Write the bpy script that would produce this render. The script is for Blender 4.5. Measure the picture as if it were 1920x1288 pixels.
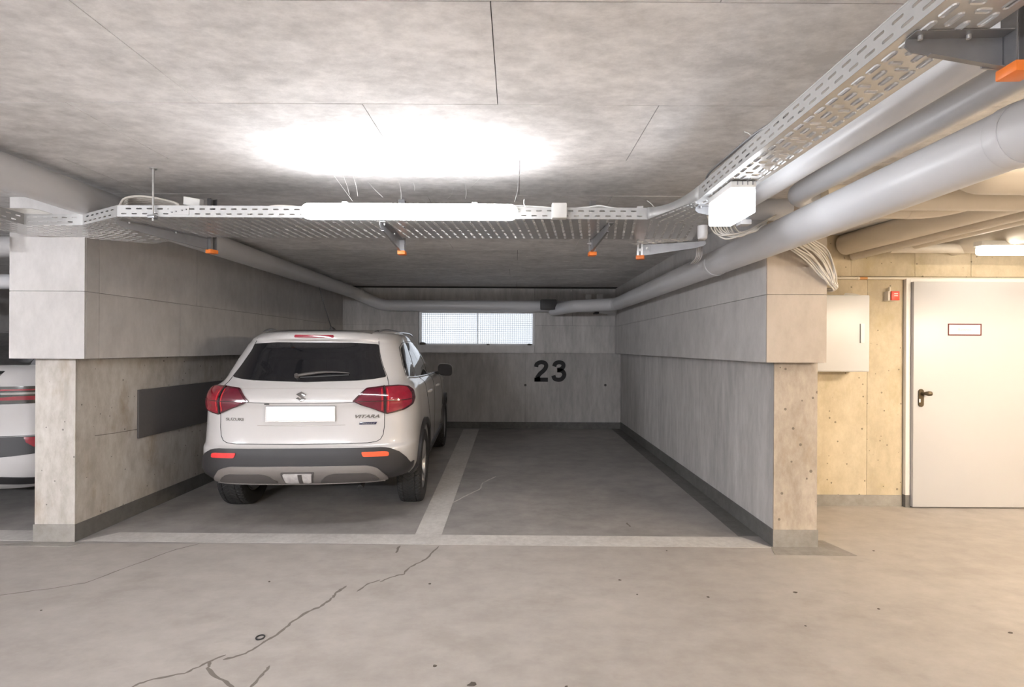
import bpy, bmesh, math, random
import numpy as np
from mathutils import Vector, Matrix
from mathutils.bvhtree import BVHTree
from mathutils.geometry import delaunay_2d_cdt

for o in list(bpy.data.objects):
    bpy.data.objects.remove(o, do_unlink=True)
S = bpy.context.scene
C = S.collection
PI = math.pi

# ------------------------------------------------------------------ camera
F, VX, VY, H = 920.0, 966.0, 652.0, 1.42
ROLL = math.radians(0.3)
cam = bpy.data.cameras.new('camera')
cam.sensor_width = 36.0
cam.lens = 36.0 * F / 1920.0
cam.shift_x = -(VX - 960.0) / 1920.0
cam.shift_y = (VY - 644.0) / 1920.0
cam.clip_start = 0.02
co = bpy.data.objects.new('camera', cam)
C.objects.link(co)
co.matrix_world = Matrix.Translation((0, 0, H)) @ Matrix.Rotation(PI / 2, 4, 'X') @ Matrix.Rotation(ROLL, 4, 'Z')
S.camera = co

# ------------------------------------------------------------------ world, exposure
w = bpy.data.worlds.new('world'); S.world = w; w.use_nodes = True
bg = w.node_tree.nodes['Background']
bg.inputs[0].default_value = (0.93, 0.96, 1.0, 1)
bg.inputs[1].default_value = 0.22
S.view_settings.view_transform = 'Standard'
S.view_settings.look = 'None'
S.view_settings.gamma = 1.0
S.view_settings.use_curve_mapping = False
S.view_settings.exposure = 2.4
LAMP_MAIN, LAMP_SMALL, LAMP_FILL, LAMP_WARM, LAMP_WARM_FILL = 9.0, 2.8, 66.0, 2.2, 44.0

# ------------------------------------------------------------------ pixel helpers
def ray(x, y):
    u, v = x - VX, VY - y
    c, s = math.cos(ROLL), math.sin(ROLL)
    return (u * c - v * s) / F, (u * s + v * c) / F
def PD(x, y, D):
    a, b = ray(x, y); return Vector((a * D, D, H + b * D))
def PZ(x, y, z):
    a, b = ray(x, y); D = (z - H) / b; return Vector((a * D, D, z))
def PX(x, y, X):
    a, b = ray(x, y); D = X / a; return Vector((X, D, H + b * D))

# ------------------------------------------------------------------ materials
MATS = {}
def new_mat(name):
    m = bpy.data.materials.new(name); m.use_nodes = True
    MATS[name] = m
    return m, m.node_tree.nodes, m.node_tree.links, m.node_tree.nodes['Principled BSDF']

def plain(name, col, rough=0.5, metal=0.0, coat=0.0, spec=0.5, var=0.06, scale=18.0, bump=0.0):
    m, N, L, b = new_mat(name)
    tc = N.new('ShaderNodeTexCoord')
    nz = N.new('ShaderNodeTexNoise'); nz.inputs['Scale'].default_value = scale; nz.inputs['Detail'].default_value = 4
    L.new(tc.outputs['Object'], nz.inputs['Vector'])
    mx = N.new('ShaderNodeMixRGB'); mx.blend_type = 'MIX'
    mx.inputs[1].default_value = tuple(c * (1 - var) for c in col) + (1,)
    mx.inputs[2].default_value = tuple(min(1, c * (1 + var)) for c in col) + (1,)
    L.new(nz.outputs['Fac'], mx.inputs[0]); L.new(mx.outputs[0], b.inputs['Base Color'])
    b.inputs['Roughness'].default_value = rough
    b.inputs['Metallic'].default_value = metal
    b.inputs['Coat Weight'].default_value = coat
    b.inputs['Coat Roughness'].default_value = 0.04
    b.inputs['Specular IOR Level'].default_value = spec
    if bump:
        bp = N.new('ShaderNodeBump'); bp.inputs['Strength'].default_value = bump; bp.inputs['Distance'].default_value = 0.004
        L.new(nz.outputs['Fac'], bp.inputs['Height']); L.new(bp.outputs[0], b.inputs['Normal'])
    return m

def concrete(name, light, dark, stretch=(1, 1, 1), big=1.3, fine=16.0, rough=0.85, bump=0.25, pits=0.0, stain=None, spec=0.3, tone=0.06):
    """cast or coated concrete: cloudy large tone, fine mottling, optional air pits and stains, a tone of its own per panel"""
    m, N, L, b = new_mat(name)
    geo = N.new('ShaderNodeNewGeometry')
    mp = N.new('ShaderNodeMapping'); mp.inputs['Scale'].default_value = stretch
    L.new(geo.outputs['Position'], mp.inputs['Vector'])
    def noise(scale, det, rough_=0.6, vec=mp.outputs[0]):
        n = N.new('ShaderNodeTexNoise'); n.inputs['Scale'].default_value = scale
        n.inputs['Detail'].default_value = det; n.inputs['Roughness'].default_value = rough_
        L.new(vec, n.inputs['Vector']); return n
    n1 = noise(big, 6, 0.62); n2 = noise(fine, 8, 0.7)
    ad = N.new('ShaderNodeMath'); ad.operation = 'MULTIPLY_ADD'; ad.inputs[1].default_value = 0.55
    L.new(n2.outputs['Fac'], ad.inputs[0])
    hf = N.new('ShaderNodeMath'); hf.operation = 'MULTIPLY'; hf.inputs[1].default_value = 0.45
    L.new(n1.outputs['Fac'], hf.inputs[0]); L.new(hf.outputs[0], ad.inputs[2])
    cr = N.new('ShaderNodeValToRGB')
    cr.color_ramp.elements[0].position = 0.39; cr.color_ramp.elements[0].color = dark + (1,)
    cr.color_ramp.elements[1].position = 0.61; cr.color_ramp.elements[1].color = light + (1,)
    L.new(ad.outputs[0], cr.inputs['Fac'])
    out = cr.outputs[0]
    oi = N.new('ShaderNodeObjectInfo')
    mr = N.new('ShaderNodeMapRange'); mr.inputs['To Min'].default_value = 1 - tone; mr.inputs['To Max'].default_value = 1 + tone * 0.5
    L.new(oi.outputs['Random'], mr.inputs['Value'])
    mu = N.new('ShaderNodeMixRGB'); mu.blend_type = 'MULTIPLY'; mu.inputs[0].default_value = 1
    L.new(out, mu.inputs[1]); L.new(mr.outputs[0], mu.inputs[2]); out = mu.outputs[0]
    if stain:
        n3 = noise(1.9, 5, 0.7); r3 = N.new('ShaderNodeValToRGB')
        r3.color_ramp.elements[0].position = 0.55; r3.color_ramp.elements[0].color = (0, 0, 0, 1)
        r3.color_ramp.elements[1].position = 0.72; r3.color_ramp.elements[1].color = (0.75, 0.75, 0.75, 1)
        L.new(n3.outputs['Fac'], r3.inputs['Fac'])
        mx = N.new('ShaderNodeMixRGB'); mx.inputs[2].default_value = stain + (1,)
        L.new(r3.outputs[0], mx.inputs[0]); L.new(out, mx.inputs[1]); out = mx.outputs[0]
    if pits:
        vo = N.new('ShaderNodeTexVoronoi'); vo.inputs['Scale'].default_value = 13.0; vo.inputs['Randomness'].default_value = 1.0
        L.new(geo.outputs['Position'], vo.inputs['Vector'])
        n4 = noise(5.0, 2, 0.5, geo.outputs['Position'])
        th = N.new('ShaderNodeMath'); th.operation = 'MULTIPLY'; th.inputs[1].default_value = pits
        L.new(n4.outputs['Fac'], th.inputs[0])
        lt = N.new('ShaderNodeMath'); lt.operation = 'LESS_THAN'
        L.new(vo.outputs['Distance'], lt.inputs[0]); L.new(th.outputs[0], lt.inputs[1])
        mx = N.new('ShaderNodeMixRGB'); mx.inputs[2].default_value = tuple(c * 0.35 for c in dark) + (1,)
        sc = N.new('ShaderNodeMath'); sc.operation = 'MULTIPLY'; sc.inputs[1].default_value = 0.8
        L.new(lt.outputs[0], sc.inputs[0]); L.new(sc.outputs[0], mx.inputs[0]); L.new(out, mx.inputs[1]); out = mx.outputs[0]
    L.new(out, b.inputs['Base Color'])
    b.inputs['Roughness'].default_value = rough
    b.inputs['Specular IOR Level'].default_value = spec
    bp = N.new('ShaderNodeBump'); bp.inputs['Strength'].default_value = bump; bp.inputs['Distance'].default_value = 0.006
    L.new(n2.outputs['Fac'], bp.inputs['Height']); L.new(bp.outputs[0], b.inputs['Normal'])
    return m

def emit(name, col, strength):
    m, N, L, b = new_mat(name)
    tc = N.new('ShaderNodeTexCoord'); nz = N.new('ShaderNodeTexNoise'); nz.inputs['Scale'].default_value = 3
    L.new(tc.outputs['Object'], nz.inputs['Vector'])
    b.inputs['Base Color'].default_value = (0.8, 0.8, 0.8, 1)
    b.inputs['Emission Color'].default_value = col + (1,)
    b.inputs['Emission Strength'].default_value = strength
    return m

M = {}
M['ceil'] = concrete('ceiling_concrete', (0.86, 0.845, 0.84), (0.585, 0.573, 0.567), (1, 1.6, 1), 1.6, 10.0, tone=0.03, bump=0.5)
M['wall'] = concrete('wall_concrete', (0.58, 0.56, 0.545), (0.40, 0.388, 0.378), (2.2, 2.2, 0.45), 1.2, 7.0, pits=0.06, tone=0.06)
M['wall_up'] = concrete('beam_concrete', (0.58, 0.563, 0.552), (0.46, 0.448, 0.44), (1.6, 1.6, 0.8), 0.9, 6.0, tone=0.05, bump=0.15)
M['pillar'] = concrete('pillar_concrete', (0.58, 0.555, 0.52), (0.40, 0.37, 0.33), (2, 2, 0.8), 1.5, 9.0, pits=0.16, stain=(0.34, 0.27, 0.19), tone=0.04)
M['pillar_r'] = concrete('rough_warm_tinted_concrete', (0.47, 0.41, 0.345), (0.32, 0.27, 0.22), (2, 2, 0.9), 1.8, 10.0, pits=0.26, stain=(0.30, 0.23, 0.165), tone=0.03, bump=0.35)  # rough brown concrete, with warm light on the pillar put into the colour
M['head_r'] = concrete('warm_tinted_head_concrete', (0.46, 0.405, 0.35), (0.375, 0.325, 0.275), (1.6, 1.6, 0.8), 0.9, 6.0, tone=0.03, bump=0.15)  # same brown for the head, warm light mixed into its colour
M['wall_warm'] = concrete('door_wall_concrete', (0.58, 0.50, 0.365), (0.45, 0.38, 0.27), (1.5, 1.5, 0.9), 1.3, 8.0, pits=0.19, stain=(0.40, 0.33, 0.20), tone=0.08)
M['joint'] = plain('joint_dark', (0.10, 0.095, 0.09), 0.95)
M['lane'] = concrete('lane_floor_coating', (0.43, 0.398, 0.368), (0.34, 0.311, 0.285), (1, 1.5, 1), 0.7, 5.0, rough=0.62, bump=0.08, tone=0.0, stain=(0.315, 0.285, 0.257), spec=0.4)
M['bay'] = concrete('bay_floor_coating', (0.36, 0.338, 0.324), (0.235, 0.222, 0.212), (1, 1.3, 1), 0.8, 4.0, rough=0.5, bump=0.06, tone=0.0, spec=0.45)
M['paint_line'] = concrete('line_paint', (0.60, 0.58, 0.555), (0.45, 0.43, 0.41), (1, 1, 1), 2.5, 22.0, rough=0.7, bump=0.1, tone=0.0)
M['skirt'] = concrete('skirting_paint', (0.165, 0.16, 0.152), (0.11, 0.107, 0.10), (1, 1, 1), 2.0, 14.0, rough=0.55, bump=0.12, tone=0.0)
M['patch'] = concrete('patch_coating', (0.33, 0.31, 0.285), (0.23, 0.215, 0.195), (1, 1, 1), 2.0, 14.0, rough=0.7, bump=0.15, tone=0.0)
M['crack'] = plain('crack_filler', (0.17, 0.15, 0.13), 0.8)
M['pipe'] = plain('grey_pipe_plastic', (0.60, 0.60, 0.615), 0.38, var=0.04, scale=3)
M['pipe_dk'] = plain('dull_pipe_plastic', (0.42, 0.41, 0.41), 0.45, var=0.05, scale=3)
M['pipe_warm'] = plain('cream_pipe_plastic', (0.62, 0.56, 0.47), 0.42, var=0.04, scale=3)
M['galv'] = plain('galvanised_steel', (0.62, 0.62, 0.62), 0.36, 0.75, var=0.10, scale=30)
M['galv_bright'] = plain('zinc_sheet', (0.47, 0.47, 0.466), 0.45, 0.35, var=0.06, scale=30)
M['galv_dk'] = plain('dull_steel', (0.30, 0.30, 0.31), 0.42, 0.7, var=0.15, scale=20)
M['orange'] = plain('orange_plastic', (0.80, 0.20, 0.03), 0.4)
M['whitecap'] = plain('white_plastic', (0.80, 0.80, 0.78), 0.4)
M['cable'] = plain('cable_sheath', (0.62, 0.585, 0.54), 0.5)
M['boxgrey'] = plain('junction_box_plastic', (0.66, 0.655, 0.64), 0.45)
M['blackplastic'] = plain('black_plastic', (0.035, 0.034, 0.036), 0.5)
M['number'] = plain('number_paint', (0.022, 0.022, 0.024), 0.7)
M['doorwhite'] = plain('door_enamel', (0.47, 0.463, 0.465), 0.42, var=0.02, scale=2)
M['cabwhite'] = plain('cabinet_enamel', (0.56, 0.555, 0.55), 0.4, var=0.02, scale=2)
M['frame'] = plain('door_frame_paint', (0.70, 0.68, 0.65), 0.45, var=0.02)
M['bronze'] = plain('bronze_handle', (0.10, 0.075, 0.045), 0.38, 0.6)
M['red'] = plain('red_plastic', (0.72, 0.07, 0.04), 0.4)
M['darkred'] = plain('dark_red_print', (0.10, 0.001, 0.002), 0.5)
M['signwhite'] = plain('sign_white', (0.74, 0.70, 0.66), 0.5, var=0.01)
M['grey_text'] = plain('grey_print', (0.40, 0.37, 0.35), 0.6)
M['copper'] = plain('orange_tape', (0.55, 0.25, 0.08), 0.5)
M['foam'] = plain('foam_pad', (0.095, 0.088, 0.086), 0.8, var=0.08, scale=40, bump=0.3)
M['winframe'] = plain('window_frame_metal', (0.62, 0.62, 0.63), 0.45, 0.2)
M['wire'] = plain('mesh_wire', (0.62, 0.62, 0.64), 0.5, 0.0)
M['leaf'] = plain('dead_leaf', (0.10, 0.085, 0.07), 0.9)
M['rubber'] = plain('rubber', (0.028, 0.027, 0.027), 0.75)
M['car_white'] = plain('pearl_white_paint', (0.50, 0.486, 0.48), 0.28, coat=1.0, var=0.01, scale=2)
M['car_shaded'] = plain('shaded_white_paint', (0.40, 0.37, 0.34), 0.25, coat=1.0, var=0.01, scale=2)  # white paint darkened for the roof's dim reflection and the crease shade
M['car_black'] = plain('black_gloss', (0.012, 0.012, 0.013), 0.12, coat=1.0)
M['tint'] = plain('tinted_glass', (0.010, 0.010, 0.012), 0.04, coat=0.6, spec=0.6)
M['sideglass'] = plain('side_glass', (0.018, 0.019, 0.021), 0.02, coat=1.0, spec=0.9)
M['mirrorglass'] = plain('mirror_glass', (0.022, 0.021, 0.024), 0.35, spec=0.3)
M['cladding'] = plain('bumper_plastic', (0.022, 0.0205, 0.022), 0.52, var=0.08, scale=200, bump=0.05)
M['silver'] = plain('silver_trim', (0.235, 0.215, 0.205), 0.36, 0.45, var=0.03)
M['silver_dk'] = plain('dark_shaded_trim', (0.105, 0.096, 0.093), 0.45, 0.35, var=0.03)  # dark trim; on the skid patches it paints the shade of a recess
M['chrome'] = plain('chrome', (0.80, 0.80, 0.81), 0.14, 1.0, var=0.02)
M['lens_rim'] = plain('lens_rim', (0.055, 0.004, 0.010), 0.12, coat=1.0)
M['lens'] = plain('red_lens', (0.24, 0.004, 0.020), 0.10, coat=1.0, var=0.25, scale=25)
M['lens_dark'] = plain('smoked_red_lens', (0.115, 0.004, 0.018), 0.10, coat=1.0, var=0.25, scale=25)
M['lens_bar'] = plain('light_guide', (0.60, 0.03, 0.03), 0.15, coat=1.0)
M['reflector'] = plain('reflector_red', (0.78, 0.03, 0.03), 0.2, coat=0.8, var=0.2, scale=60)
M['reflector_or'] = plain('reflector_orange_red', (0.95, 0.11, 0.04), 0.2, coat=0.8, var=0.15, scale=60)
M['clearlens'] = plain('clear_lens', (0.62, 0.60, 0.60), 0.12, 0.35, coat=1.0, var=0.35, scale=40)
M['plate'] = plain('plate_white', (0.90, 0.90, 0.94), 0.45, var=0.01)
M['badge'] = plain('badge_chrome', (0.30, 0.29, 0.28), 0.18, 0.9)
M['badge_blue'] = plain('badge_navy', (0.02, 0.02, 0.06), 0.25, coat=0.5)
M['tyre'] = plain('tyre_rubber', (0.017, 0.0165, 0.017), 0.7, var=0.2, scale=40)
M['rim'] = plain('alloy_rim', (0.36, 0.36, 0.37), 0.3, 0.8)
M['well'] = plain('wheel_well', (0.012, 0.012, 0.012), 0.9)
M['main_light'] = emit('main_diffuser', (0.98, 0.98, 1.0), LAMP_MAIN)
M['small_light'] = emit('small_diffuser', (0.90, 0.94, 1.0), LAMP_SMALL)
M['fill_light'] = emit('fill_diffuser', (0.94, 0.955, 1.0), LAMP_FILL)  # fill tubes added out of view behind the camera
M['warm_light'] = emit('warm_diffuser', (1.0, 0.92, 0.81), LAMP_WARM)
M['warm_fill'] = emit('warm_fill_tube', (1.0, 0.83, 0.62), LAMP_FILL * 1.0)  # warm version for the rightmost added fill tube
M['warm_fill_light'] = emit('warm_fill_diffuser', (1.0, 0.85, 0.67), LAMP_WARM_FILL)  # extra lamp out of view, added to warm the floor at right

# thin clear glass
def make_pane_mat():
    m, N, L, b = new_mat('pane_glass')
    tr = N.new('ShaderNodeBsdfTransparent'); tr.inputs[0].default_value = (0.95, 0.97, 1, 1)
    gl = N.new('ShaderNodeBsdfGlossy'); gl.inputs['Roughness'].default_value = 0.25
    nz = N.new('ShaderNodeTexNoise'); nz.inputs['Scale'].default_value = 4
    mr = N.new('ShaderNodeMapRange'); mr.inputs['To Min'].default_value = 0.01; mr.inputs['To Max'].default_value = 0.03
    L.new(nz.outputs['Fac'], mr.inputs['Value'])
    mx = N.new('ShaderNodeMixShader'); L.new(mr.outputs[0], mx.inputs[0])
    L.new(tr.outputs[0], mx.inputs[1]); L.new(gl.outputs[0], mx.inputs[2])
    L.new(mx.outputs[0], N['Material Output'].inputs['Surface'])
    return m
M['pane'] = make_pane_mat()

# ------------------------------------------------------------------ object helpers
def link(o, parent=None):
    C.objects.link(o)
    if parent is not None: o.parent = parent
    return o
def mesh_obj(name, verts, faces, mat, parent=None, smooth=False, loc=None):
    me = bpy.data.meshes.new(name)
    me.from_pydata([tuple(v) for v in verts], [], [tuple(f) for f in faces]); me.update()
    if smooth:
        me.polygons.foreach_set('use_smooth', [True] * len(me.polygons))
    me.materials.append(mat)
    o = bpy.data.objects.new(name, me)
    if loc is not None: o.location = loc
    return link(o, parent)
def bm_obj(name, bm, mat, parent=None, smooth=False, loc=None):
    me = bpy.data.meshes.new(name); bm.to_mesh(me); bm.free()
    if smooth: me.polygons.foreach_set('use_smooth', [True] * len(me.polygons))
    me.materials.append(mat)
    o = bpy.data.objects.new(name, me)
    if loc is not None: o.location = loc
    return link(o, parent)
def recalc(o):
    bm = bmesh.new(); bm.from_mesh(o.data)
    bmesh.ops.recalc_face_normals(bm, faces=bm.faces); bm.to_mesh(o.data); bm.free()
    return o
def autosmooth(o, deg=35):
    me = o.data
    me.polygons.foreach_set('use_smooth', [True] * len(me.polygons))
    me.set_sharp_from_angle(angle=math.radians(deg))
    return o
def empty(name, loc=(0, 0, 0), rz=0.0, parent=None):
    o = bpy.data.objects.new(name, None); o.location = loc; o.rotation_euler = (0, 0, rz)
    o.empty_display_size = 0.1
    return link(o, parent)
def tag(o, label, cat, group=None):
    o['label'] = label; o['category'] = cat
    if group: o['group'] = group
    return o
def struct(o, label=None):
    o['kind'] = 'structure'
    if label: o['label'] = label
    return o
def box(name, x0, x1, y0, y1, z0, z1, mat, parent=None, bevel=0.0, seg=2):
    bm = bmesh.new()
    m4 = Matrix.Translation(((x0 + x1) / 2, (y0 + y1) / 2, (z0 + z1) / 2)) @ Matrix.Diagonal((abs(x1 - x0), abs(y1 - y0), abs(z1 - z0), 1))
    bmesh.ops.create_cube(bm, size=1.0, matrix=m4)
    if bevel: bmesh.ops.bevel(bm, geom=bm.edges[:], offset=bevel, segments=seg, affect='EDGES', profile=0.5)
    o = bm_obj(name, bm, mat, parent)
    if bevel: autosmooth(o, 40)
    return o
def prism(name, pts, vec, mat, parent=None, bevel=0.0):
    """closed planar polygon (3D points) pushed along vec"""
    n = len(pts); vec = Vector(vec)
    v = [Vector(p) for p in pts] + [Vector(p) + vec for p in pts]
    f = [list(range(n))[::-1], list(range(n, 2 * n))] + [[i, (i + 1) % n, n + (i + 1) % n, n + i] for i in range(n)]
    bm = bmesh.new(); bv = [bm.verts.new(p) for p in v]
    for q in f: bm.faces.new([bv[i] for i in q])
    bmesh.ops.recalc_face_normals(bm, faces=bm.faces)
    if bevel: bmesh.ops.bevel(bm, geom=bm.edges[:], offset=bevel, segments=2, affect='EDGES', profile=0.5)
    o = bm_obj(name, bm, mat, parent)
    if bevel: autosmooth(o, 40)
    return o
def fillet(pts, R, n=6):
    pts = [Vector(p) for p in pts]; out = [pts[0]]
    for i in range(1, len(pts) - 1):
        a, b, c = pts[i - 1], pts[i], pts[i + 1]
        d1 = (a - b); d2 = (c - b); l = min(R, d1.length * 0.49, d2.length * 0.49)
        p1 = b + d1.normalized() * l; p2 = b + d2.normalized() * l
        for k in range(n + 1):
            t = k / n
            out.append(p1 * (1 - t) ** 2 + b * 2 * t * (1 - t) + p2 * t * t)
    out.append(pts[-1]); return out
def smooth_path(pts, n=8):
    pts = [Vector(p) for p in pts]; P = [pts[0] * 2 - pts[1]] + pts + [pts[-1] * 2 - pts[-2]]
    out = []
    for i in range(1, len(P) - 2):
        a, b, c, d = P[i - 1], P[i], P[i + 1], P[i + 2]
        for k in range(n):
            t = k / n
            out.append(0.5 * ((2 * b) + (c - a) * t + (2 * a - 5 * b + 4 * c - d) * t * t + (3 * b - a - 3 * c + d) * t ** 3))
    out.append(pts[-1]); return out
def tube_data(pts, r, seg=16):
    pts = [Vector(p) for p in pts]; n = len(pts)
    rr = r if isinstance(r, (list, tuple)) else [r] * n
    verts, faces = [], []
    t0 = (pts[1] - pts[0]).normalized()
    up = Vector((0, 0, 1)) if abs(t0.z) < 0.9 else Vector((1, 0, 0))
    nn = (up - t0 * up.dot(t0)).normalized()
    for i in range(n):
        t = (pts[min(i + 1, n - 1)] - pts[max(i - 1, 0)]).normalized()
        nn = (nn - t * nn.dot(t)).normalized(); bb = t.cross(nn)
        for k in range(seg):
            a = 2 * PI * k / seg
            verts.append(pts[i] + (nn * math.cos(a) + bb * math.sin(a)) * rr[i])
    for i in range(n - 1):
        for k in range(seg):
            k2 = (k + 1) % seg
            faces.append([i * seg + k, i * seg + k2, (i + 1) * seg + k2, (i + 1) * seg + k])
    faces.append(list(range(seg))[::-1]); faces.append([(n - 1) * seg + k for k in range(seg)])
    return verts, faces
def tube(name, pts, r, mat, parent=None, seg=16):
    v, f = tube_data(pts, r, seg)
    o = mesh_obj(name, v, f, mat, parent); recalc(o); return autosmooth(o, 50)
def collar(name, p, d, r, length, mat, parent=None, seg=24):
    p = Vector(p); d = Vector(d).normalized()
    q = [p - d * length / 2, p - d * (length / 2 - 0.004), p + d * (length / 2 - 0.004), p + d * length / 2]
    return tube(name, q, [r * 0.985, r, r, r * 0.985], mat, parent, seg)
def text_obj(name, body, size, mat, parent=None, extrude=0.002, offset=0.0, shear=0.0, width=None, height=None):
    """lettering as real relief, standing upright in the XZ plane, reading towards -Y, centred on its origin"""
    cu = bpy.data.curves.new(name, 'FONT'); cu.body = body; cu.size = size; cu.extrude = extrude; cu.offset = offset
    cu.align_x = 'CENTER'; cu.align_y = 'CENTER'; cu.shear = shear
    t = bpy.data.objects.new(name, cu); C.objects.link(t)
    me = bpy.data.meshes.new_from_object(t.evaluated_get(bpy.context.evaluated_depsgraph_get()))
    bpy.data.objects.remove(t, do_unlink=True)
    me.name = name
    a = np.empty(len(me.vertices) * 3); me.vertices.foreach_get('co', a); a = a.reshape(-1, 3)
    mn, mxx = a.min(0), a.max(0); a -= (mn + mxx) / 2
    if width: a[:, 0] *= width / (mxx[0] - mn[0])
    if height: a[:, 1] *= height / (mxx[1] - mn[1])
    b = np.stack([a[:, 0], -a[:, 2], a[:, 1]], 1)
    me.vertices.foreach_set('co', b.ravel()); me.update()
    me.materials.clear(); me.materials.append(mat)
    o = bpy.data.objects.new(name, me); return link(o, parent)

# ================================================================== THE SETTING
ZC = 2.46            # ceiling
YB = 8.64            # back wall of the bays
XR, XRU = 1.86, 1.747      # right wall, lower and upper face
XL, XLU = -3.18, -3.02
YP, YPU = 3.52, 3.41       # pillar fronts, lower and upper
ZL = 1.325           # ledge under the upper wall
YD = 4.46            # wall with the door

floor = struct(box('floor', -8.6, 7.6, -5.2, YP + 0.01, -0.12, 0.0, M['lane']))
struct(box('floor_bay', -8.6, XR + 0.02, YP + 0.01, YB + 0.3, -0.12, 0.0, M['bay'], floor))
struct(box('floor_side', XR + 0.02, 7.6, YP + 0.01, YD + 0.3, -0.12, 0.0, M['lane'], floor))

ceiling = struct(box('ceiling', -8.6, 7.6, -5.2, YB + 0.3, ZC + 0.008, ZC + 0.2, M['joint']))
rng = random.Random(4)
def slab_mesh(name, sx, sy, sz, mat):
    bm = bmesh.new(); bmesh.ops.create_cube(bm, size=1.0, matrix=Matrix.Diagonal((sx, sy, sz, 1)))
    me = bpy.data.meshes.new(name); bm.to_mesh(me); bm.free(); me.materials.append(mat); return me
PW, PDp = 1.27, 0.626
pm = slab_mesh('ceiling_panel', PW - 0.0035, PDp - 0.0035, 0.02, M['ceil'])
offs = {0: -0.08, 1: 0.61, 2: 0.02, 3: 0.66}
for r in range(-11, 11):
    y0 = 2.1 + (r - 1) * PDp
    if y0 > YB: break
    ox = offs[r % 4] if r >= 0 else offs[(r * 3) % 4]
    for c in range(-8, 7):
        x0 = ox + c * PW
        if x0 + PW < -8.6 or x0 > 7.6: continue
        o = bpy.data.objects.new('panel', pm)
        o.location = (x0 + PW / 2, y0 + PDp / 2, ZC + 0.01 + rng.uniform(-0.0012, 0.0012)); link(o, ceiling)

def panels(parent, axis, const, depth, rects, mat, gap=0.003):
    """formwork panels: rects (a0, a1, z0, z1), a along Y when axis is 'x', along X when axis is 'y'; depth: signed thickness"""
    r2 = random.Random(len(rects) * 7 + int(abs(const) * 100))
    for a0, a1, z0, z1 in rects:
        d = depth + (r2.uniform(-0.0012, 0.0012))
        lo, hi = min(const, const - d), max(const, const - d)
        g = gap / 2
        if axis == 'x': o = box('panel', lo, hi, a0 + g, a1 - g, z0 + g, z1 - g, mat, parent)
        else: o = box('panel', a0 + g, a1 - g, lo, hi, z0 + g, z1 - g, mat, parent)

def grid(cuts, z0, z1):
    return [(a, b, z0, z1) for a, b in zip(cuts[:-1], cuts[1:])]
T = 0.012
# right wall, its upper beam and the pillar front
wr = struct(box('wall_right', XR + T, 2.17 - T, YP + T, YB + 0.2, 0.0, ZL, M['joint']))
panels(wr, 'x', XR, -T, grid([YP + T, 4.14, 4.42, 5.05, 6.29, 7.47, YB], 0.0, ZL), M['wall'])
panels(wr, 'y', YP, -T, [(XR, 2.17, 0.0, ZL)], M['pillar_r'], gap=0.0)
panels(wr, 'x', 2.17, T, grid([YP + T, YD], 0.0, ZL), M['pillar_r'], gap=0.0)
wru = struct(box('wall_right_upper', XRU + T, 2.165 - T, YPU + T, YB + 0.2, ZL, ZC + 0.005, M['joint']))
panels(wru, 'x', XRU, -T, grid([YPU + T, 4.31, 5.6, 6.9, YB], ZL, 1.80) + grid([YPU + T, 4.71, 6.0, 7.27, YB], 1.80, 2.28) + grid([YPU + T, 4.4, 5.43, 6.7, YB], 2.28, ZC), M['wall_up'])
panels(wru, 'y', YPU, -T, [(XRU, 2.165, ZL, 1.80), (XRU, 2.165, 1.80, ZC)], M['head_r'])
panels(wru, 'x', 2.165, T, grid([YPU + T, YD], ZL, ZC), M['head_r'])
# left wall between the bays
XLo, XLUo = -3.47, -3.55
wl = struct(box('wall_left', XLo + T, XL - T, YP + 0.03 + T, YB + 0.2, 0.0, ZL, M['joint']))
panels(wl, 'x', XL, T, grid([YP + 0.03 + T, 4.45, 5.30, 6.6, 7.9, YB], 0.0, ZL), M['pillar'])
panels(wl, 'x', XLo, -T, grid([YP + 0.03 + T, 6.0, YB], 0.0, ZL), M['wall'])
panels(wl, 'y', YP + 0.03, -T, [(XLo, XL, 0.0, ZL)], M['pillar'], gap=0.0)
wlu = struct(box('wall_left_upper', XLUo + T, XLU - T, YPU + 0.03 + T, YB + 0.2, ZL, ZC + 0.005, M['joint']))
panels(wlu, 'x', XLU, T, grid([YPU + 0.03 + T, 3.56, 4.42, 5.7, 7.0, YB], ZL, 1.80) + grid([YPU + 0.03 + T, 3.56, 4.65, 5.84, 7.2, YB], 1.80, ZC), M['wall_up'])
panels(wlu, 'x', XLUo, -T, grid([YPU + 0.03 + T, 6.0, YB], ZL, ZC), M['wall_up'])
panels(wlu, 'y', YPU + 0.03, -T, [(XLUo, XLU, ZL, 1.80), (XLUo, XLU, 1.80, ZC)], M['wall_up'])
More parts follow.
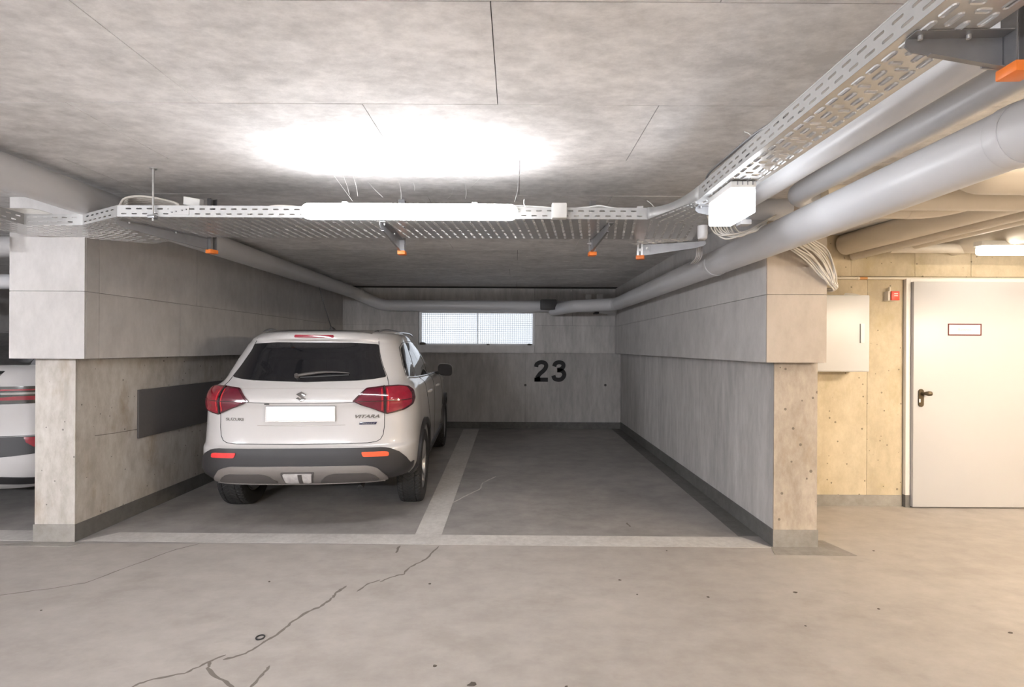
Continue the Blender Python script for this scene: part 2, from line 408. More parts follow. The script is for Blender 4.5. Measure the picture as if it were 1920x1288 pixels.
# back wall with the window opening
WX0, WX1, WZ0, WZ1 = -1.70, 0.335, 1.465, 2.05
wb = struct(box('wall_back', -8.6, 2.2, YB + T, YB + 0.3, 0.0, ZL, M['joint']))
panels(wb, 'y', YB, -T, grid([-8.6, -7.0, -5.6, -4.2, -2.63, -1.22, 0.18, 1.587, XR], 0.0, ZL), M['wall'])
YBU = YB - 0.05
wbu = struct(box('wall_back_upper', -8.6, WX0 - T, YBU + T, YB + 0.3, ZL, ZC + 0.005, M['joint']))
box('backing', WX1 + T, 2.2, YBU + T, YB + 0.3, ZL, ZC + 0.005, M['joint'], wbu)
box('backing', WX0 - T, WX1 + T, YBU + T, YB + 0.3, ZL, WZ0 - T, M['joint'], wbu)
box('backing', WX0 - T, WX1 + T, YBU + T, YB + 0.3, WZ1 + T, ZC + 0.005, M['joint'], wbu)
panels(wbu, 'y', YBU, -T, grid([-8.6, -7.0, -5.6, -4.2, -3.0, WX0], ZL, 1.81) + grid([-8.6, -6.2, -4.8, -3.0, WX0], 1.81, ZC)
       + [(WX1, XRU, ZL, 1.81), (WX1, 1.0, 1.81, ZC), (1.0, XRU, 1.81, ZC), (WX0, -0.7, WZ1, ZC), (-0.7, WX1, WZ1, ZC)], M['wall'])
box('panel', WX0, WX1, YBU - 0.03, YBU + T, ZL, WZ0 - 0.002, M['wall_up'], wbu)
for xx in (WX0 - T, WX1):
    box('panel', xx, xx + T, YBU + T, YB + 0.3, WZ0, WZ1, M['wall_up'], wbu)
box('panel', WX0 - T, WX1 + T, YBU + T, YB + 0.3, WZ0 - T, WZ0, M['wall_up'], wbu)
box('panel', WX0 - T, WX1 + T, YBU + T, YB + 0.3, WZ1, WZ1 + T, M['wall_up'], wbu)
# wall with the door
wd = struct(box('wall_door', 2.17, 7.6, YD + T, YD + 0.3, 0.0, ZC + 0.005, M['joint']))
DX0, DX1, DZ1 = 3.555, 4.62, 2.035
panels(wd, 'y', YD, -T, [(2.17, 3.20, 0, 2.085), (3.20, DX0 - 0.03, 0, 2.085), (DX1 + 0.03, 7.6, 0, 2.085), (DX0 - 0.03, DX1 + 0.03, DZ1 + 0.03, 2.085)]
       + grid([2.17, 3.05, 3.63, 4.14, 5.4, 7.6], 2.085, ZC), M['wall_warm'], gap=0.003)
# the rest of the garage, behind and beside the camera
struct(box('wall_front', -8.6, 7.6, -5.4, -5.2, 0.0, ZC + 0.2, M['wall_up']))
struct(box('wall_far_left', -8.8, -8.6, -5.4, YB + 0.3, 0.0, ZC + 0.2, M['wall_up']))
struct(box('wall_far_right', 7.6, 7.8, -5.4, YD + 0.3, 0.0, ZC + 0.2, M['wall_warm']))

# skirting paint, floor cove, patches
SK = 0.125
struct(box('baseboard_right', XR - 0.006, XR, YP - 0.004, YB, 0.0, SK, M['skirt']))
struct(box('baseboard_right_front', XR - 0.006, 2.176, YP - 0.006, YP, 0.0, SK, M['patch']))  # lighter brown than the side skirting, painting in the warm light here
struct(box('baseboard_left', XL, XL + 0.006, YP + 0.026, YB, 0.0, SK, M['skirt']))
struct(box('baseboard_left_front', XLo - 0.006, XL + 0.006, YP + 0.024, YP + 0.03, 0.0, SK, M['patch']))
struct(box('baseboard_back', -8.6, XR, YB - 0.006, YB, 0.0, SK - 0.01, M['skirt']))
struct(box('baseboard_door', 2.17, DX0 - 0.04, YD - 0.006, YD, 0.0, 0.10, M['patch']))
struct(box('trim_1', XR - 0.16, XR - 0.006, YP + 0.2, YB - 0.006, 0.0, 0.0025, M['skirt']))
struct(prism('trim_2', [(XR - 0.02, YP - 0.006, 0.0005), (XR - 0.06, YP - 0.135, 0.0005), (2.36, YP - 0.145, 0.0005), (2.29, YP + 0.12, 0.0005), (2.18, YP + 0.12, 0.0005), (2.18, YP - 0.006, 0.0005)], (0, 0, 0.0025), M['patch']))
struct(prism('trim_3', [(XLo - 0.01, YP + 0.02, 0.0005), (XLo - 0.2, YP - 0.05, 0.0005), (XL + 0.05, YP - 0.06, 0.0005), (XL + 0.1, YP + 0.0, 0.0005), (XL + 0.01, YP + 0.02, 0.0005)], (0, 0, 0.0025), M['patch']))

# painted bay lines
def fpoly(name, pix, z, mat, parent=None, th=0.0015):
    pts = [PZ(x, y, 0.0) for x, y in pix]
    return prism(name, [(p.x, p.y, z) for p in pts], (0, 0, th), mat, parent)
lf = prism('bay_line', [(XL + 0.18, 3.73, 0.0005), (XL + 0.03, 3.56, 0.0005), (XR - 0.012, 3.505, 0.0005), (XR - 0.15, 3.70, 0.0005)], (0, 0, 0.0015), M['paint_line'])
tag(lf, 'pale painted line across the front of the two parking bays', 'line')
ls = fpoly('bay_line', [(778, 1003), (828, 1003), (898, 805), (869, 805)], 0.0008, M['paint_line'])
tag(ls, 'pale painted line dividing the two parking bays beside the white car', 'line')
ln = prism('bay_line', [(-8.5, 3.76, 0.0005), (-8.5, 3.56, 0.0005), (XLo - 0.02, 3.56, 0.0005), (XLo - 0.02, 3.76, 0.0005)], (0, 0, 0.0015), M['paint_line'])
tag(ln, 'pale painted line on the floor left of the left pillar', 'line')

# cracks in the coating (ribbons of dark filler)
def crack(pix, wpx, z=0.0006, mat=None):
    c = [PZ(x, y, 0.0) for x, y in pix]
    r3 = random.Random(len(pix) * 13)
    pts = []
    for i in range(len(c) - 1):
        for k in range(5):
            t = k / 5; p = c[i].lerp(c[i + 1], t)
            pts.append(p + Vector((r3.uniform(-1, 1) * 0.005, r3.uniform(-1, 1) * 0.004, 0)))
    pts.append(c[-1])
    v, f = [], []
    for i, p in enumerate(pts):
        d = (pts[min(i + 1, len(pts) - 1)] - pts[max(i - 1, 0)]).normalized(); n = Vector((-d.y, d.x, 0))
        ww = wpx * p.y / F * 0.5 * r3.uniform(0.55, 1.2) * (0.3 if i in (0, len(pts) - 1) else 1)
        v += [(p.x + n.x * ww, p.y + n.y * ww, z), (p.x - n.x * ww, p.y - n.y * ww, z)]
    for i in range(len(pts) - 1):
        f.append([2 * i, 2 * i + 1, 2 * i + 3, 2 * i + 2])
    nv = len(v)
    v += [(a, b, -0.002) for a, b, _ in v]
    for i in range(len(pts) - 1):
        f += [[2 * i, 2 * i + 2, nv + 2 * i + 2, nv + 2 * i], [2 * i + 1, nv + 2 * i + 1, nv + 2 * i + 3, 2 * i + 3]]
    return recalc(mesh_obj('crack_filler', v, f, mat or M['crack'], floor))
crack([(822, 1024), (800, 1048), (768, 1063), (757, 1076), (735, 1081), (712, 1091)], 4)
crack([(714, 1087), (690, 1095), (669, 1109)], 4)
crack([(650, 1098), (632, 1110), (622, 1122), (600, 1138), (575, 1148), (545, 1168), (520, 1190), (490, 1207), (462, 1225), (418, 1237)], 6)
crack([(423, 1227), (390, 1242), (345, 1262), (275, 1276), (240, 1290), (205, 1300)], 5)
crack([(392, 1240), (390, 1252), (410, 1272), (440, 1292)], 7)
crack([(507, 1248), (492, 1266), (468, 1290)], 7)
crack([(375, 1019), (330, 1030), (250, 1059), (160, 1093), (83, 1105), (0, 1116), (-60, 1128)], 2.2)
crack([(750, 1023), (742, 1037)], 4)
crack([(930, 893), (905, 905), (900, 917), (872, 930), (845, 945)], 2.5, 0.0009, M['paint_line'])
crack([(1175, 980), (1182, 988)], 3, 0.0009)
# faint line cracks on the left wall
v0 = [PX(x, y, XL + 0.0005) for x, y in [(178, 817), (215, 812), (257, 805)]]
tube('crack_line', v0, 0.0022, M['crack'], wl, 6)

# flecks and the ring lying on the lane
def fleck(px, py, s, seed, name='dirt_fleck'):
    p = PZ(px, py, 0.0); r4 = random.Random(seed); n = 7
    pts = [(p.x + math.cos(2 * PI * k / n) * s * r4.uniform(0.5, 1.2), p.y + math.sin(2 * PI * k / n) * s * r4.uniform(0.35, 0.8), 0.0006) for k in range(n)]
    return prism(name, pts, (0, 0, 0.003), M['leaf'])
for i, (x, y, s) in enumerate([(1491, 1111, .013), (1328, 1120, .010), (1162, 1088, .009), (1647, 1142, .010), (1896, 1187, .012), (885, 1284, .020), (815, 1249, .010), (1510, 1174, .008), (1195, 1115, .006), (806, 1095, .009), (505, 1091, .007), (1250, 1033, .007), (1638, 1033, .010), (1062, 1288, .008), (77, 1145, .006)]):
    tag(fleck(x, y, s, i), 'tiny dark dirt fleck lying on the lane floor', 'fleck', 'dirt flecks on the lane')
p = PZ(488, 1196, 0.0)
ring_pts = [(p.x + 0.019 * math.cos(a), p.y + 0.019 * math.sin(a), 0.0035) for a in [2 * PI * k / 20 for k in range(21)]]
tag(tube('rubber_ring', ring_pts, 0.0034, M['rubber'], None, 8), 'small dark rubber ring lying beside the long floor crack', 'ring')

# ------------------------------------------------------------------ window
win = struct(empty('window_1', ((WX0 + WX1) / 2, YB + 0.1, WZ0)))
cx, cy, cz = win.location
def wbox(name, x0, x1, y0, y1, z0, z1, mat): return box(name, x0 - cx, x1 - cx, y0 - cy, y1 - cy, z0 - cz, z1 - cz, mat, win)
yw = YB + 0.02
wbox('window_frame', WX0, WX0 + 0.045, yw, yw + 0.05, WZ0, WZ1, M['winframe'])
wbox('window_frame', WX1 - 0.03, WX1, yw, yw + 0.05, WZ0, WZ1, M['winframe'])
wbox('window_frame', WX0 + 0.045, WX1 - 0.03, yw, yw + 0.05, WZ0, WZ0 + 0.025, M['winframe'])
wbox('window_frame', WX0 + 0.045, WX1 - 0.03, yw, yw + 0.05, WZ1 - 0.025, WZ1, M['winframe'])
xm = (895 - VX) / F * YB
wbox('mullion', xm - 0.006, xm + 0.006, yw + 0.01, yw + 0.04, WZ0 + 0.025, WZ1 - 0.025, M['winframe'])
wbox('glass_pane', WX0 + 0.045, xm - 0.006, yw + 0.036, yw + 0.042, WZ0 + 0.025, WZ1 - 0.025, M['pane'])
wbox('glass_pane', xm + 0.006, WX1 - 0.03, yw + 0.036, yw + 0.042, WZ0 + 0.025, WZ1 - 0.025, M['pane'])
gv, gf = [], []
def addbar(x0, x1, y0, y1, z0, z1):
    b = len(gv)
    gv.extend([(x0 - cx, y0 - cy, z0 - cz), (x1 - cx, y0 - cy, z0 - cz), (x1 - cx, y1 - cy, z0 - cz), (x0 - cx, y1 - cy, z0 - cz),
               (x0 - cx, y0 - cy, z1 - cz), (x1 - cx, y0 - cy, z1 - cz), (x1 - cx, y1 - cy, z1 - cz), (x0 - cx, y1 - cy, z1 - cz)])
    gf.extend([[b, b + 1, b + 5, b + 4], [b + 1, b + 2, b + 6, b + 5], [b + 2, b + 3, b + 7, b + 6], [b + 3, b, b + 4, b + 7], [b, b + 3, b + 2, b + 1], [b + 4, b + 5, b + 6, b + 7]])
x = WX0 + 0.07
while x < WX1 - 0.035:
    addbar(x - 0.0018, x + 0.0018, yw + 0.018, yw + 0.024, WZ0 + 0.02, WZ1 - 0.02); x += 0.0375
z = WZ0 + 0.05
while z < WZ1 - 0.03:
    addbar(WX0 + 0.04, WX1 - 0.03, yw + 0.012, yw + 0.018, z - 0.0018, z + 0.0018); z += 0.0375
g = mesh_obj('wire_mesh', gv, gf, M['wire'], win); g['kind'] = 'stuff'
def clump(px, s, seed, label):
    r5 = random.Random(seed); bm = bmesh.new()
    bmesh.ops.create_icosphere(bm, subdivisions=2, radius=s)
    for v in bm.verts:
        v.co *= r5.uniform(0.7, 1.2); v.co.z *= 0.45
    p = PD(px, 640, yw - 0.03)
    o = bm_obj('leaf_clump', bm, M['leaf'], None, True, (p.x, yw - 0.035, WZ0 + s * 0.3))
    tag(o, label, 'leaves')
clump(792, 0.06, 1, 'dark clump of dead leaves in the left corner of the window sill')
clump(915, 0.030, 2, 'small dark leaf clump near the middle of the window sill')
clump(993, 0.040, 3, 'dark clump of dead leaves in the right corner of the window sill')

# bay number and foam pad
num = empty('bay_number', (0, YB - 0.001, 1.0))
pa, pb = PD(1003, 676, YB), PD(1061, 715, YB)
num.location = ((pa.x + pb.x) / 2, YB - 0.0005, (pa.z + pb.z) / 2)
hh, ww = pa.z - pb.z, pb.x - pa.x
def ribbon_digit(strokes, wd, ox):
    """brush-straight painted digit: flat strokes of constant width, in units of the digit height"""
    V, Fc = [], []
    for path, sm in strokes:
        P = smooth_path([(x * 1.24, 0, y) for x, y in path], 8) if sm else [Vector((x * 1.24, 0, y)) for x, y in path]
        for k in (0, 1):
            base = len(V)
            for i, p in enumerate(P):
                d = (P[min(i + 1, len(P) - 1)] - P[max(i - 1, 0)]).normalized(); n = Vector((-d.z, 0, d.x)) * wd / 2
                V += [p + n + Vector((0, -0.004 * k, 0)), p - n + Vector((0, -0.004 * k, 0))]
            for i in range(len(P) - 1): Fc.append([base + 2 * i, base + 2 * i + 1, base + 2 * i + 3, base + 2 * i + 2])
        nP = len(P) * 2
        for i in range(len(P) - 1):
            for e in (0, 1): Fc.append([base - nP + 2 * i + e, base - nP + 2 * i + 2 + e, base + 2 * i + 2 + e, base + 2 * i + e])
    V = [Vector((ox + v.x * hh, v.y * hh, (v.z - 0.5) * hh)) for v in V]
    return recalc(mesh_obj('digit', V, Fc, M['number'], num))
ribbon_digit([([(0.075, 0.69), (0.10, 0.83), (0.26, 0.922), (0.42, 0.87), (0.46, 0.72), (0.38, 0.54), (0.22, 0.36), (0.10, 0.15)], True), ([(0.005, 0.075), (0.535, 0.075)], False), ([(0.005, 0.075), (0.20, 0.075), (0.15, 0.22)], False)], 0.20, -ww / 2 - 0.01)
ribbon_digit([([(0.08, 0.72), (0.13, 0.86), (0.27, 0.925), (0.42, 0.86), (0.43, 0.70), (0.33, 0.585), (0.20, 0.555)], True), ([(0.20, 0.53), (0.40, 0.50), (0.475, 0.31), (0.38, 0.12), (0.24, 0.075), (0.10, 0.13), (0.05, 0.28)], True)], 0.20, ww / 2 - 0.67 * hh)
tag(num, 'large black painted number 23 on the back wall', 'number')
for tx_ in (985, 1135):
    p_ = PD(tx_, 722, YB)
    tube('tie_hole', [(p_.x, YB - 0.004, p_.z), (p_.x, YB + 0.004, p_.z)], 0.022, M['joint'], wb, 14)
pf0, pf1 = PX(257, 731, XL), PX(257, 822, XL)
pad = box('foam_pad', XL + 0.0005, XL + 0.018, pf0.y, 7.1, pf1.z, pf0.z, M['foam'], None, 0.003)
tag(pad, 'dark grey foam bump pad fixed to the left wall', 'pad')

# ================================================================== THINGS OF THE BUILDING
def adopt(root):
    """children were built in world coordinates: keep them there"""
    inv = Matrix.Translation(-Vector(root.location))
    for ch in root.children: ch.matrix_parent_inverse = inv
    return root

# ------------------------------------------------------------------ perforated sheet
def stadium(cu, cv, a, b, ang=0.0, n=4):
    """hole outline, half length a, half width b, counter-clockwise from the right end"""
    pts = []
    for k in range(-n, n + 1):
        t = PI / 2 * k / n; pts.append((a - b + b * math.cos(t), b * math.sin(t)))
    for k in range(-n, n + 1):
        t = PI + PI / 2 * k / n; pts.append((-(a - b) + b * math.cos(t), b * math.sin(t)))
    c, s = math.cos(ang), math.sin(ang)
    return [(cu + x * c - y * s, cv + x * s + y * c) for x, y in pts]
class Sheet:
    """a sheet of metal in (u, v), mapped to space by fn(u, v, w); w is depth through the sheet"""
    def __init__(self, fn): self.fn = fn; self.v = []; self.f = []
    def add(self, pts, w=0.0):
        b = len(self.v); self.v += [self.fn(x, y, w) for x, y in pts]; return list(range(b, b + len(pts)))
    def quad(self, u0, u1, v0, v1):
        if u1 - u0 < 1e-5 or v1 - v0 < 1e-5: return
        self.f.append(self.add([(u0, v0), (u1, v0), (u1, v1), (u0, v1)]))
    def cell(self, u0, u1, v0, v1, hole, emboss=0.0, lip=1.35, rim=None):
        cu = sum(p[0] for p in hole) / len(hole); cv = sum(p[1] for p in hole) / len(hole)
        ring = hole
        if emboss:
            ring = rim or [(cu + (x - cu) * (1 + (lip - 1) * 0.35), cv + (y - cv) * lip) for x, y in hole]
            du, dv = 0.0006, 0.0006
            ring = [(min(max(x, u0 + du), u1 - du), min(max(y, v0 + dv), v1 - dv)) for x, y in ring]
        n = len(ring)
        iR = max(range(n), key=lambda i: ring[i][0]); iL = min(range(n), key=lambda i: ring[i][0])
        r = self.add(ring)
        c = self.add([(u0, v0), (u1, v0), (u1, v1), (u0, v1)])
        m = self.add([(u0, ring[iL][1]), (u1, ring[iR][1])])
        top = [iR]; i = iR
        while i != iL: i = (i + 1) % n; top.append(i)
        bot = [iL]; i = iL
        while i != iR: i = (i + 1) % n; bot.append(i)
        self.f.append([m[0]] + [r[i] for i in top[::-1]] + [m[1], c[2], c[3]])
        self.f.append([m[1]] + [r[i] for i in bot[::-1]] + [m[0], c[0], c[1]])
        if emboss:
            mid = self.add([((a[0] + b[0]) / 2, (a[1] + b[1]) / 2) for a, b in zip(ring, hole)], emboss)
            inn = self.add(hole, emboss * 0.15)
            for i in range(n):
                j = (i + 1) % n
                self.f.append([r[i], r[j], mid[j], mid[i]]); self.f.append([mid[i], mid[j], inn[j], inn[i]])
    def row(self, u0, u1, v0, v1, pitch, a, b, phase=0.0, emboss=0.0, angs=(0.0,)):
        """a row of slots of half length a and half width b"""
        u = u0 + phase
        self.quad(u0, min(u, u1), v0, v1); k = 0
        while u + pitch <= u1 + 1e-6:
            self.cell(u, u + pitch, v0, v1, stadium(u + pitch / 2, (v0 + v1) / 2, a, b, angs[k % len(angs)]), emboss)
            u += pitch; k += 1
        self.quad(u, u1, v0, v1)
    def build(self, name, mat, parent, thick=0.0):
        o = mesh_obj(name, self.v, self.f, mat, parent)
        bm = bmesh.new(); bm.from_mesh(o.data); bmesh.ops.remove_doubles(bm, verts=bm.verts, dist=1e-5)
        bm.to_mesh(o.data); bm.free()
        if thick:
            md = o.modifiers.new('thick', 'SOLIDIFY'); md.thickness = thick; md.offset = 0
        return o

ZT = 2.18           # underside of the trays
SH = 0.068          # height of the tray sides
def side_rail(name, a, b, parent, mat=None, slots=True, pitch=0.062, phase=0.01):
    a, b = Vector(a), Vector(b); d = (b - a); L = d.length; d.normalize(); n = Vector((-d.y, d.x, 0))
    fn = lambda u, v, w: a + d * u + Vector((0, 0, v)) + n * w
    s = Sheet(fn); h = SH
    if slots:
        s.quad(0, L, 0, h * 0.14)
        s.row(0, L, h * 0.14, h * 0.40, pitch, 0.0155, 0.0035, phase)
        s.quad(0, L, h * 0.40, h * 0.56)
        s.row(0, L, h * 0.56, h * 0.84, pitch, 0.0165, 0.0040, phase + pitch * 0.45 if phase + pitch * .45 < pitch else phase)
        s.quad(0, L, h * 0.84, h)
    else:
        s.quad(0, L, 0, h)
    return s.build(name, mat or M['galv_bright'], parent, 0.0016)

# main tray, running across the front of the bays
tray = empty('cable_tray', (0, 3.0, ZT))
tag(tray, 'long galvanised perforated cable tray crossing below the ceiling over the bays', 'cable tray')
front_px = [(-90, 385), (45, 421), (155, 422), (219, 406)]
fp = [PZ(x, y, ZT) for x, y in front_px]
YT = PZ(560, 408, ZT).y
fp[3].y = YT
XTL, XTR = 0.931, 1.116          # right hand tray sides
xc0, yc1 = 0.775, 2.50           # start and end of the curved corner
fp.append(Vector((xc0, YT, ZT)))
back_px = [(-90, 415), (45, 440), (150, 446), (219, 456), (287, 457), (345, 448)]
bp = [PZ(x, y, ZT) for x, y in back_px]
YTB = PZ(560, 445.5, ZT).y
for i in range(len(fp) - 1):
    side_rail('side_rail', fp[i], fp[i + 1], tray, phase=0.008)
# smooth curved corner rail into the right hand tray
cc = [Vector((xc0, YT, ZT)), Vector((XTL - 0.03, YT - 0.02, ZT)), Vector((XTL, yc1, ZT))]
cpts = []
for k in range(13):
    t = k / 12; cpts.append(cc[0] * (1 - t) ** 2 + Vector((XTL - 0.01, YT, ZT)) * 2 * t * (1 - t) + cc[2] * t * t)
cv = [p for p in cpts] + [p + Vector((0, 0, SH + 0.004)) for p in cpts]
nC = len(cpts)
crn = mesh_obj('corner_rail', cv, [[i, i + 1, nC + i + 1, nC + i] for i in range(nC - 1)], M['galv_bright'], tray, True)
md = crn.modifiers.new('thick', 'SOLIDIFY'); md.thickness = 0.0016
# bottom sheets: bilinear patches with slots
def bottom_patch(a, b, c, d, parent, lengthwise, px=0.056, name='bottom_sheet', mat=None):
    """a-b along the front edge, d-c along the back edge"""
    a, b, c, d = map(Vector, (a, b, c, d)); L = ((b - a).length + (c - d).length) / 2; Wd = ((d - a).length + (c - b).length) / 2
    def fn(u, v, w):
        s, t = u / L, v / Wd
        p = (a * (1 - s) + b * s) * (1 - t) + (d * (1 - s) + c * s) * t
        return p + Vector((0, 0, -w))
    s = Sheet(fn)
    if lengthwise:
        n = max(2, int(Wd / 0.042)); hv = Wd / n
        for k in range(n):
            s.row(0, L, k * hv, (k + 1) * hv, 0.066, 0.020, 0.0055, 0.0 if k % 2 else 0.033, 0.002)
    else:
        n = max(2, int(Wd / 0.085)); hv = Wd / n
        for k in range(n):
            u = 0.0; kk = 0
            while u + px <= L + 1e-6:
                h = stadium(0, 0, hv * 0.36, 0.0065, PI / 2)
                s.cell(u, u + px, k * hv, (k + 1) * hv, [(x + u + px / 2, y + (k + .5) * hv) for x, y in h], 0.0025)
                u += px; kk += 1
            s.quad(u, L, k * hv, (k + 1) * hv)
    return s.build(name, mat or M['galv'], parent)
bottom_patch(fp[0], fp[1], bp[1], bp[0], tray, True)
bottom_patch(fp[1], fp[2], bp[2], bp[1], tray, True)
bottom_patch(fp[2], fp[3], bp[4], bp[2], tray, True)
xk = PZ(345, 448, ZT).x
bottom_patch(fp[3], (xk, YT, ZT), bp[5], bp[4], tray, True)
bottom_patch((xk, YT, ZT), (xc0, YT, ZT), (xc0 + 0.10, YTB, ZT), (bp[5].x, YTB, ZT), tray, False)
bk = [bp[0], bp[1], bp[2], bp[4], bp[5], Vector((bp[5].x + 0.03, YTB, ZT)), Vector((xc0 + 0.10, YTB, ZT))]
for i in range(len(bk) - 1):
    side_rail('side_rail', bk[i], bk[i + 1], tray, M['galv'], slots=(bk[i + 1] - bk[i]).length > 0.12)
# corner fitting
bottom_patch((xc0, YT, ZT), (XTL, yc1, ZT), (XTR + 0.02, yc1, ZT), (XTR + 0.02, YT + 0.12, ZT), tray, True, name='corner_sheet')
bottom_patch((xc0, YT, ZT), (XTR + 0.02, YT + 0.12, ZT), (XTR + 0.10, YTB - 0.05, ZT), (xc0 + 0.10, YTB, ZT), tray, False, name='corner_sheet')
bottom_patch((xc0 + 0.10, YTB, ZT), (XTR + 0.10, YTB - 0.05, ZT), (XTR + 0.16, YTB + 0.17, ZT), (xc0 + 0.03, YTB + 0.21, ZT), tray, True, name='corner_sheet')
# splice plate and screws on the visible side
sp = PZ(318, 400, ZT)
box('splice_plate', sp.x - 0.06, sp.x + 0.06, YT - 0.0035, YT - 0.001, ZT + 0.012, ZT + SH - 0.008, M['galv_bright'], tray)
for dx in (-0.04, -0.015, 0.02, 0.045):
    tube('screw', [(sp.x + dx, YT - 0.004, ZT + 0.035 + dx * 0.2), (sp.x + dx, YT - 0.009, ZT + 0.035 + dx * 0.2)], 0.0045, M['galv_dk'], tray, 8)
adopt(tray)

# right hand tray, running back over the camera
tr2 = empty('cable_tray', (1.02, 0.9, ZT))
tag(tr2, 'perforated cable tray running over the lane beside the grey pipes at upper right', 'cable tray')
YN = -1.6
def near_rail(name, X, mat, sgn):
    fn = lambda u, v, w: Vector((X + w * sgn, YN + u, ZT + v))
    s = Sheet(fn); L = yc1 - YN; h = SH
    s.quad(0, L, 0, h * 0.16)
    s.row(0, L, h * 0.16, h * 0.42, 0.062, 0.019, 0.0042, 0.01)
    s.quad(0, L, h * 0.42, h * 0.56)
    s.row(0, L, h * 0.56, h * 0.82, 0.062, 0.019, 0.0042, 0.04)
    s.quad(0, L, h * 0.82, h)
    return s.build(name, mat, tr2, 0.0016)
near_rail('side_rail', XTL, M['galv_bright'], 1)
near_rail('side_rail', XTR, M['galv'], 1)
for X in (XTL, XTR):
    tube('rail_lip', [(X, YN, ZT + SH), (X, yc1, ZT + SH)], 0.0028, M['galv_bright'], tr2, 8)
fnb = lambda u, v, w: Vector((XTL + v, YN + u, ZT - w))
sb = Sheet(fnb); Wd = XTR - XTL; L = yc1 - YN
rows = 4; hv = (Wd - 0.03) / rows
sb.quad(0, L, 0, 0.015); sb.quad(0, L, Wd - 0.015, Wd)
pt = 0.058
for k in range(rows):
    v0_ = 0.015 + k * hv; u = (0.0, 0.029)[k % 2]; i = 0
    sb.quad(0, u, v0_, v0_ + hv)
    while u + pt <= L:
        cross = k in (1, 2) and (i + k) % 2 == 0
        a_, b_, an = (0.0150, 0.0052, PI / 2) if cross else (0.0205, 0.0052, 0.0)
        hole = stadium(u + pt / 2, v0_ + hv / 2, a_, b_, an)
        sb.cell(u, u + pt, v0_, v0_ + hv, hole, 0.0035, rim=stadium(u + pt / 2, v0_ + hv / 2, a_ + 0.0036, b_ + 0.0036, an))
        u += pt; i += 1
    sb.quad(u, L, v0_, v0_ + hv)
ob = sb.build('bottom_sheet', M['galv'], tr2)
adopt(tr2)

# ------------------------------------------------------------------ brackets
def cantilever(label, base, tip_x, near_big=False, d=(1, 0, 0), arm_len=0.25, post_h=0.30, cap='orange', post_top=None, cap_mat=None):
    """strut post with a tapering cantilever arm under a tray; base = point where the arm meets the post, at tray underside"""
    base = Vector(base); d = Vector(d).normalized(); n = Vector((-d.y, d.x, 0))
    root = empty('tray_bracket', base + Vector((0, 0, -0.09)))
    tag(root, label, 'bracket', 'cantilever tray brackets')
    def P(a, b, c): return base + d * a + n * b + Vector((0, 0, c))
    # arm: sheet steel channel, deep at the post, shallow at the tip
    prof = [(0, -0.001), (arm_len, -0.001), (arm_len + 0.004, -0.022), (arm_len - 0.012, -0.036), (arm_len - 0.05, -0.043), (0.0, -0.078)]
    prism('arm', [P(a, 0.0, c) for a, c in prof], n * 0.003, M['galv_dk'], root)
    prism('arm_flange', [P(0, 0, -0.001), P(arm_len, 0, -0.001), P(arm_len, 0.035, -0.001), P(0, 0.035, -0.001)], (0, 0, -0.0025), M['galv_dk'], root)
    prism('arm_lip', [P(0, 0, -0.078), P(arm_len - 0.05, 0, -0.043), P(arm_len - 0.05, 0.014, -0.043), P(0, 0.014, -0.078)], (0, 0, -0.0025), M['galv_dk'], root)
    prism('gusset', [P(-0.002, -0.004, 0.0), P(0.045, -0.004, 0.0), P(0.045, -0.004, -0.075), P(-0.002, -0.004, -0.08)], n * 0.004, M['galv_dk'], root)
    bolt_ = tube('bolt', [P(0.024, -0.004, -0.030), P(0.024, -0.013, -0.030)], 0.0095, M['galv'], root, 6)
    tube('bolt_shank', [P(0.024, -0.012, -0.030), P(0.024, -0.030, -0.030)], 0.0045, M['galv'], bolt_, 8)
    for a in (arm_len * 0.90, arm_len * 0.40):
        tube('screw', [P(a, 0.016, -0.0035), P(a, 0.016, -0.013)], 0.0052, M['galv'], root, 8)
    # slotted post
    top = (post_top if post_top is not None else ZC) - base.z
    s = Sheet(lambda u, v, w: P(-0.004 - v, 0, u - 0.10) + n * (-0.005 + w))
    LL = top + 0.10
    s.quad(0, LL, 0, 0.012); s.row(0, LL, 0.012, 0.032, 0.05, 0.016, 0.0055, 0.012); s.quad(0, LL, 0.032, 0.044)
    s.build('post', M['galv'], root, 0.003)
    prism('post_flange', [P(-0.048, -0.006, -0.10), P(-0.048, 0.036, -0.10), P(-0.048, 0.036, top), P(-0.048, -0.006, top)], d * 0.003, M['galv_dk'], root)
    prism('post_flange', [P(-0.005, -0.004, -0.10), P(-0.005, 0.036, -0.10), P(-0.005, 0.036, top), P(-0.005, -0.004, top)], d * 0.003, M['galv_dk'], root)
    cm = cap_mat or M['orange']
    c = prism('end_cap', [P(0.004, -0.012, -0.104), P(-0.055, -0.012, -0.104), P(-0.055, 0.042, -0.104), P(0.004, 0.042, -0.104)], (0, 0, 0.026), cm, root, 0.003)
    return adopt(root)
cantilever('dark steel bracket with orange cap, nearest the camera at top right', (1.175, 1.19, ZT), 0.95, d=(-1, 0.04, 0), arm_len=0.225)
cantilever('brightly lit steel bracket half hidden behind the small square lamp', (1.185, 2.62, ZT), 0.95, d=(-1, 0.0, 0), arm_len=0.225, cap_mat=M['pipe_dk'])
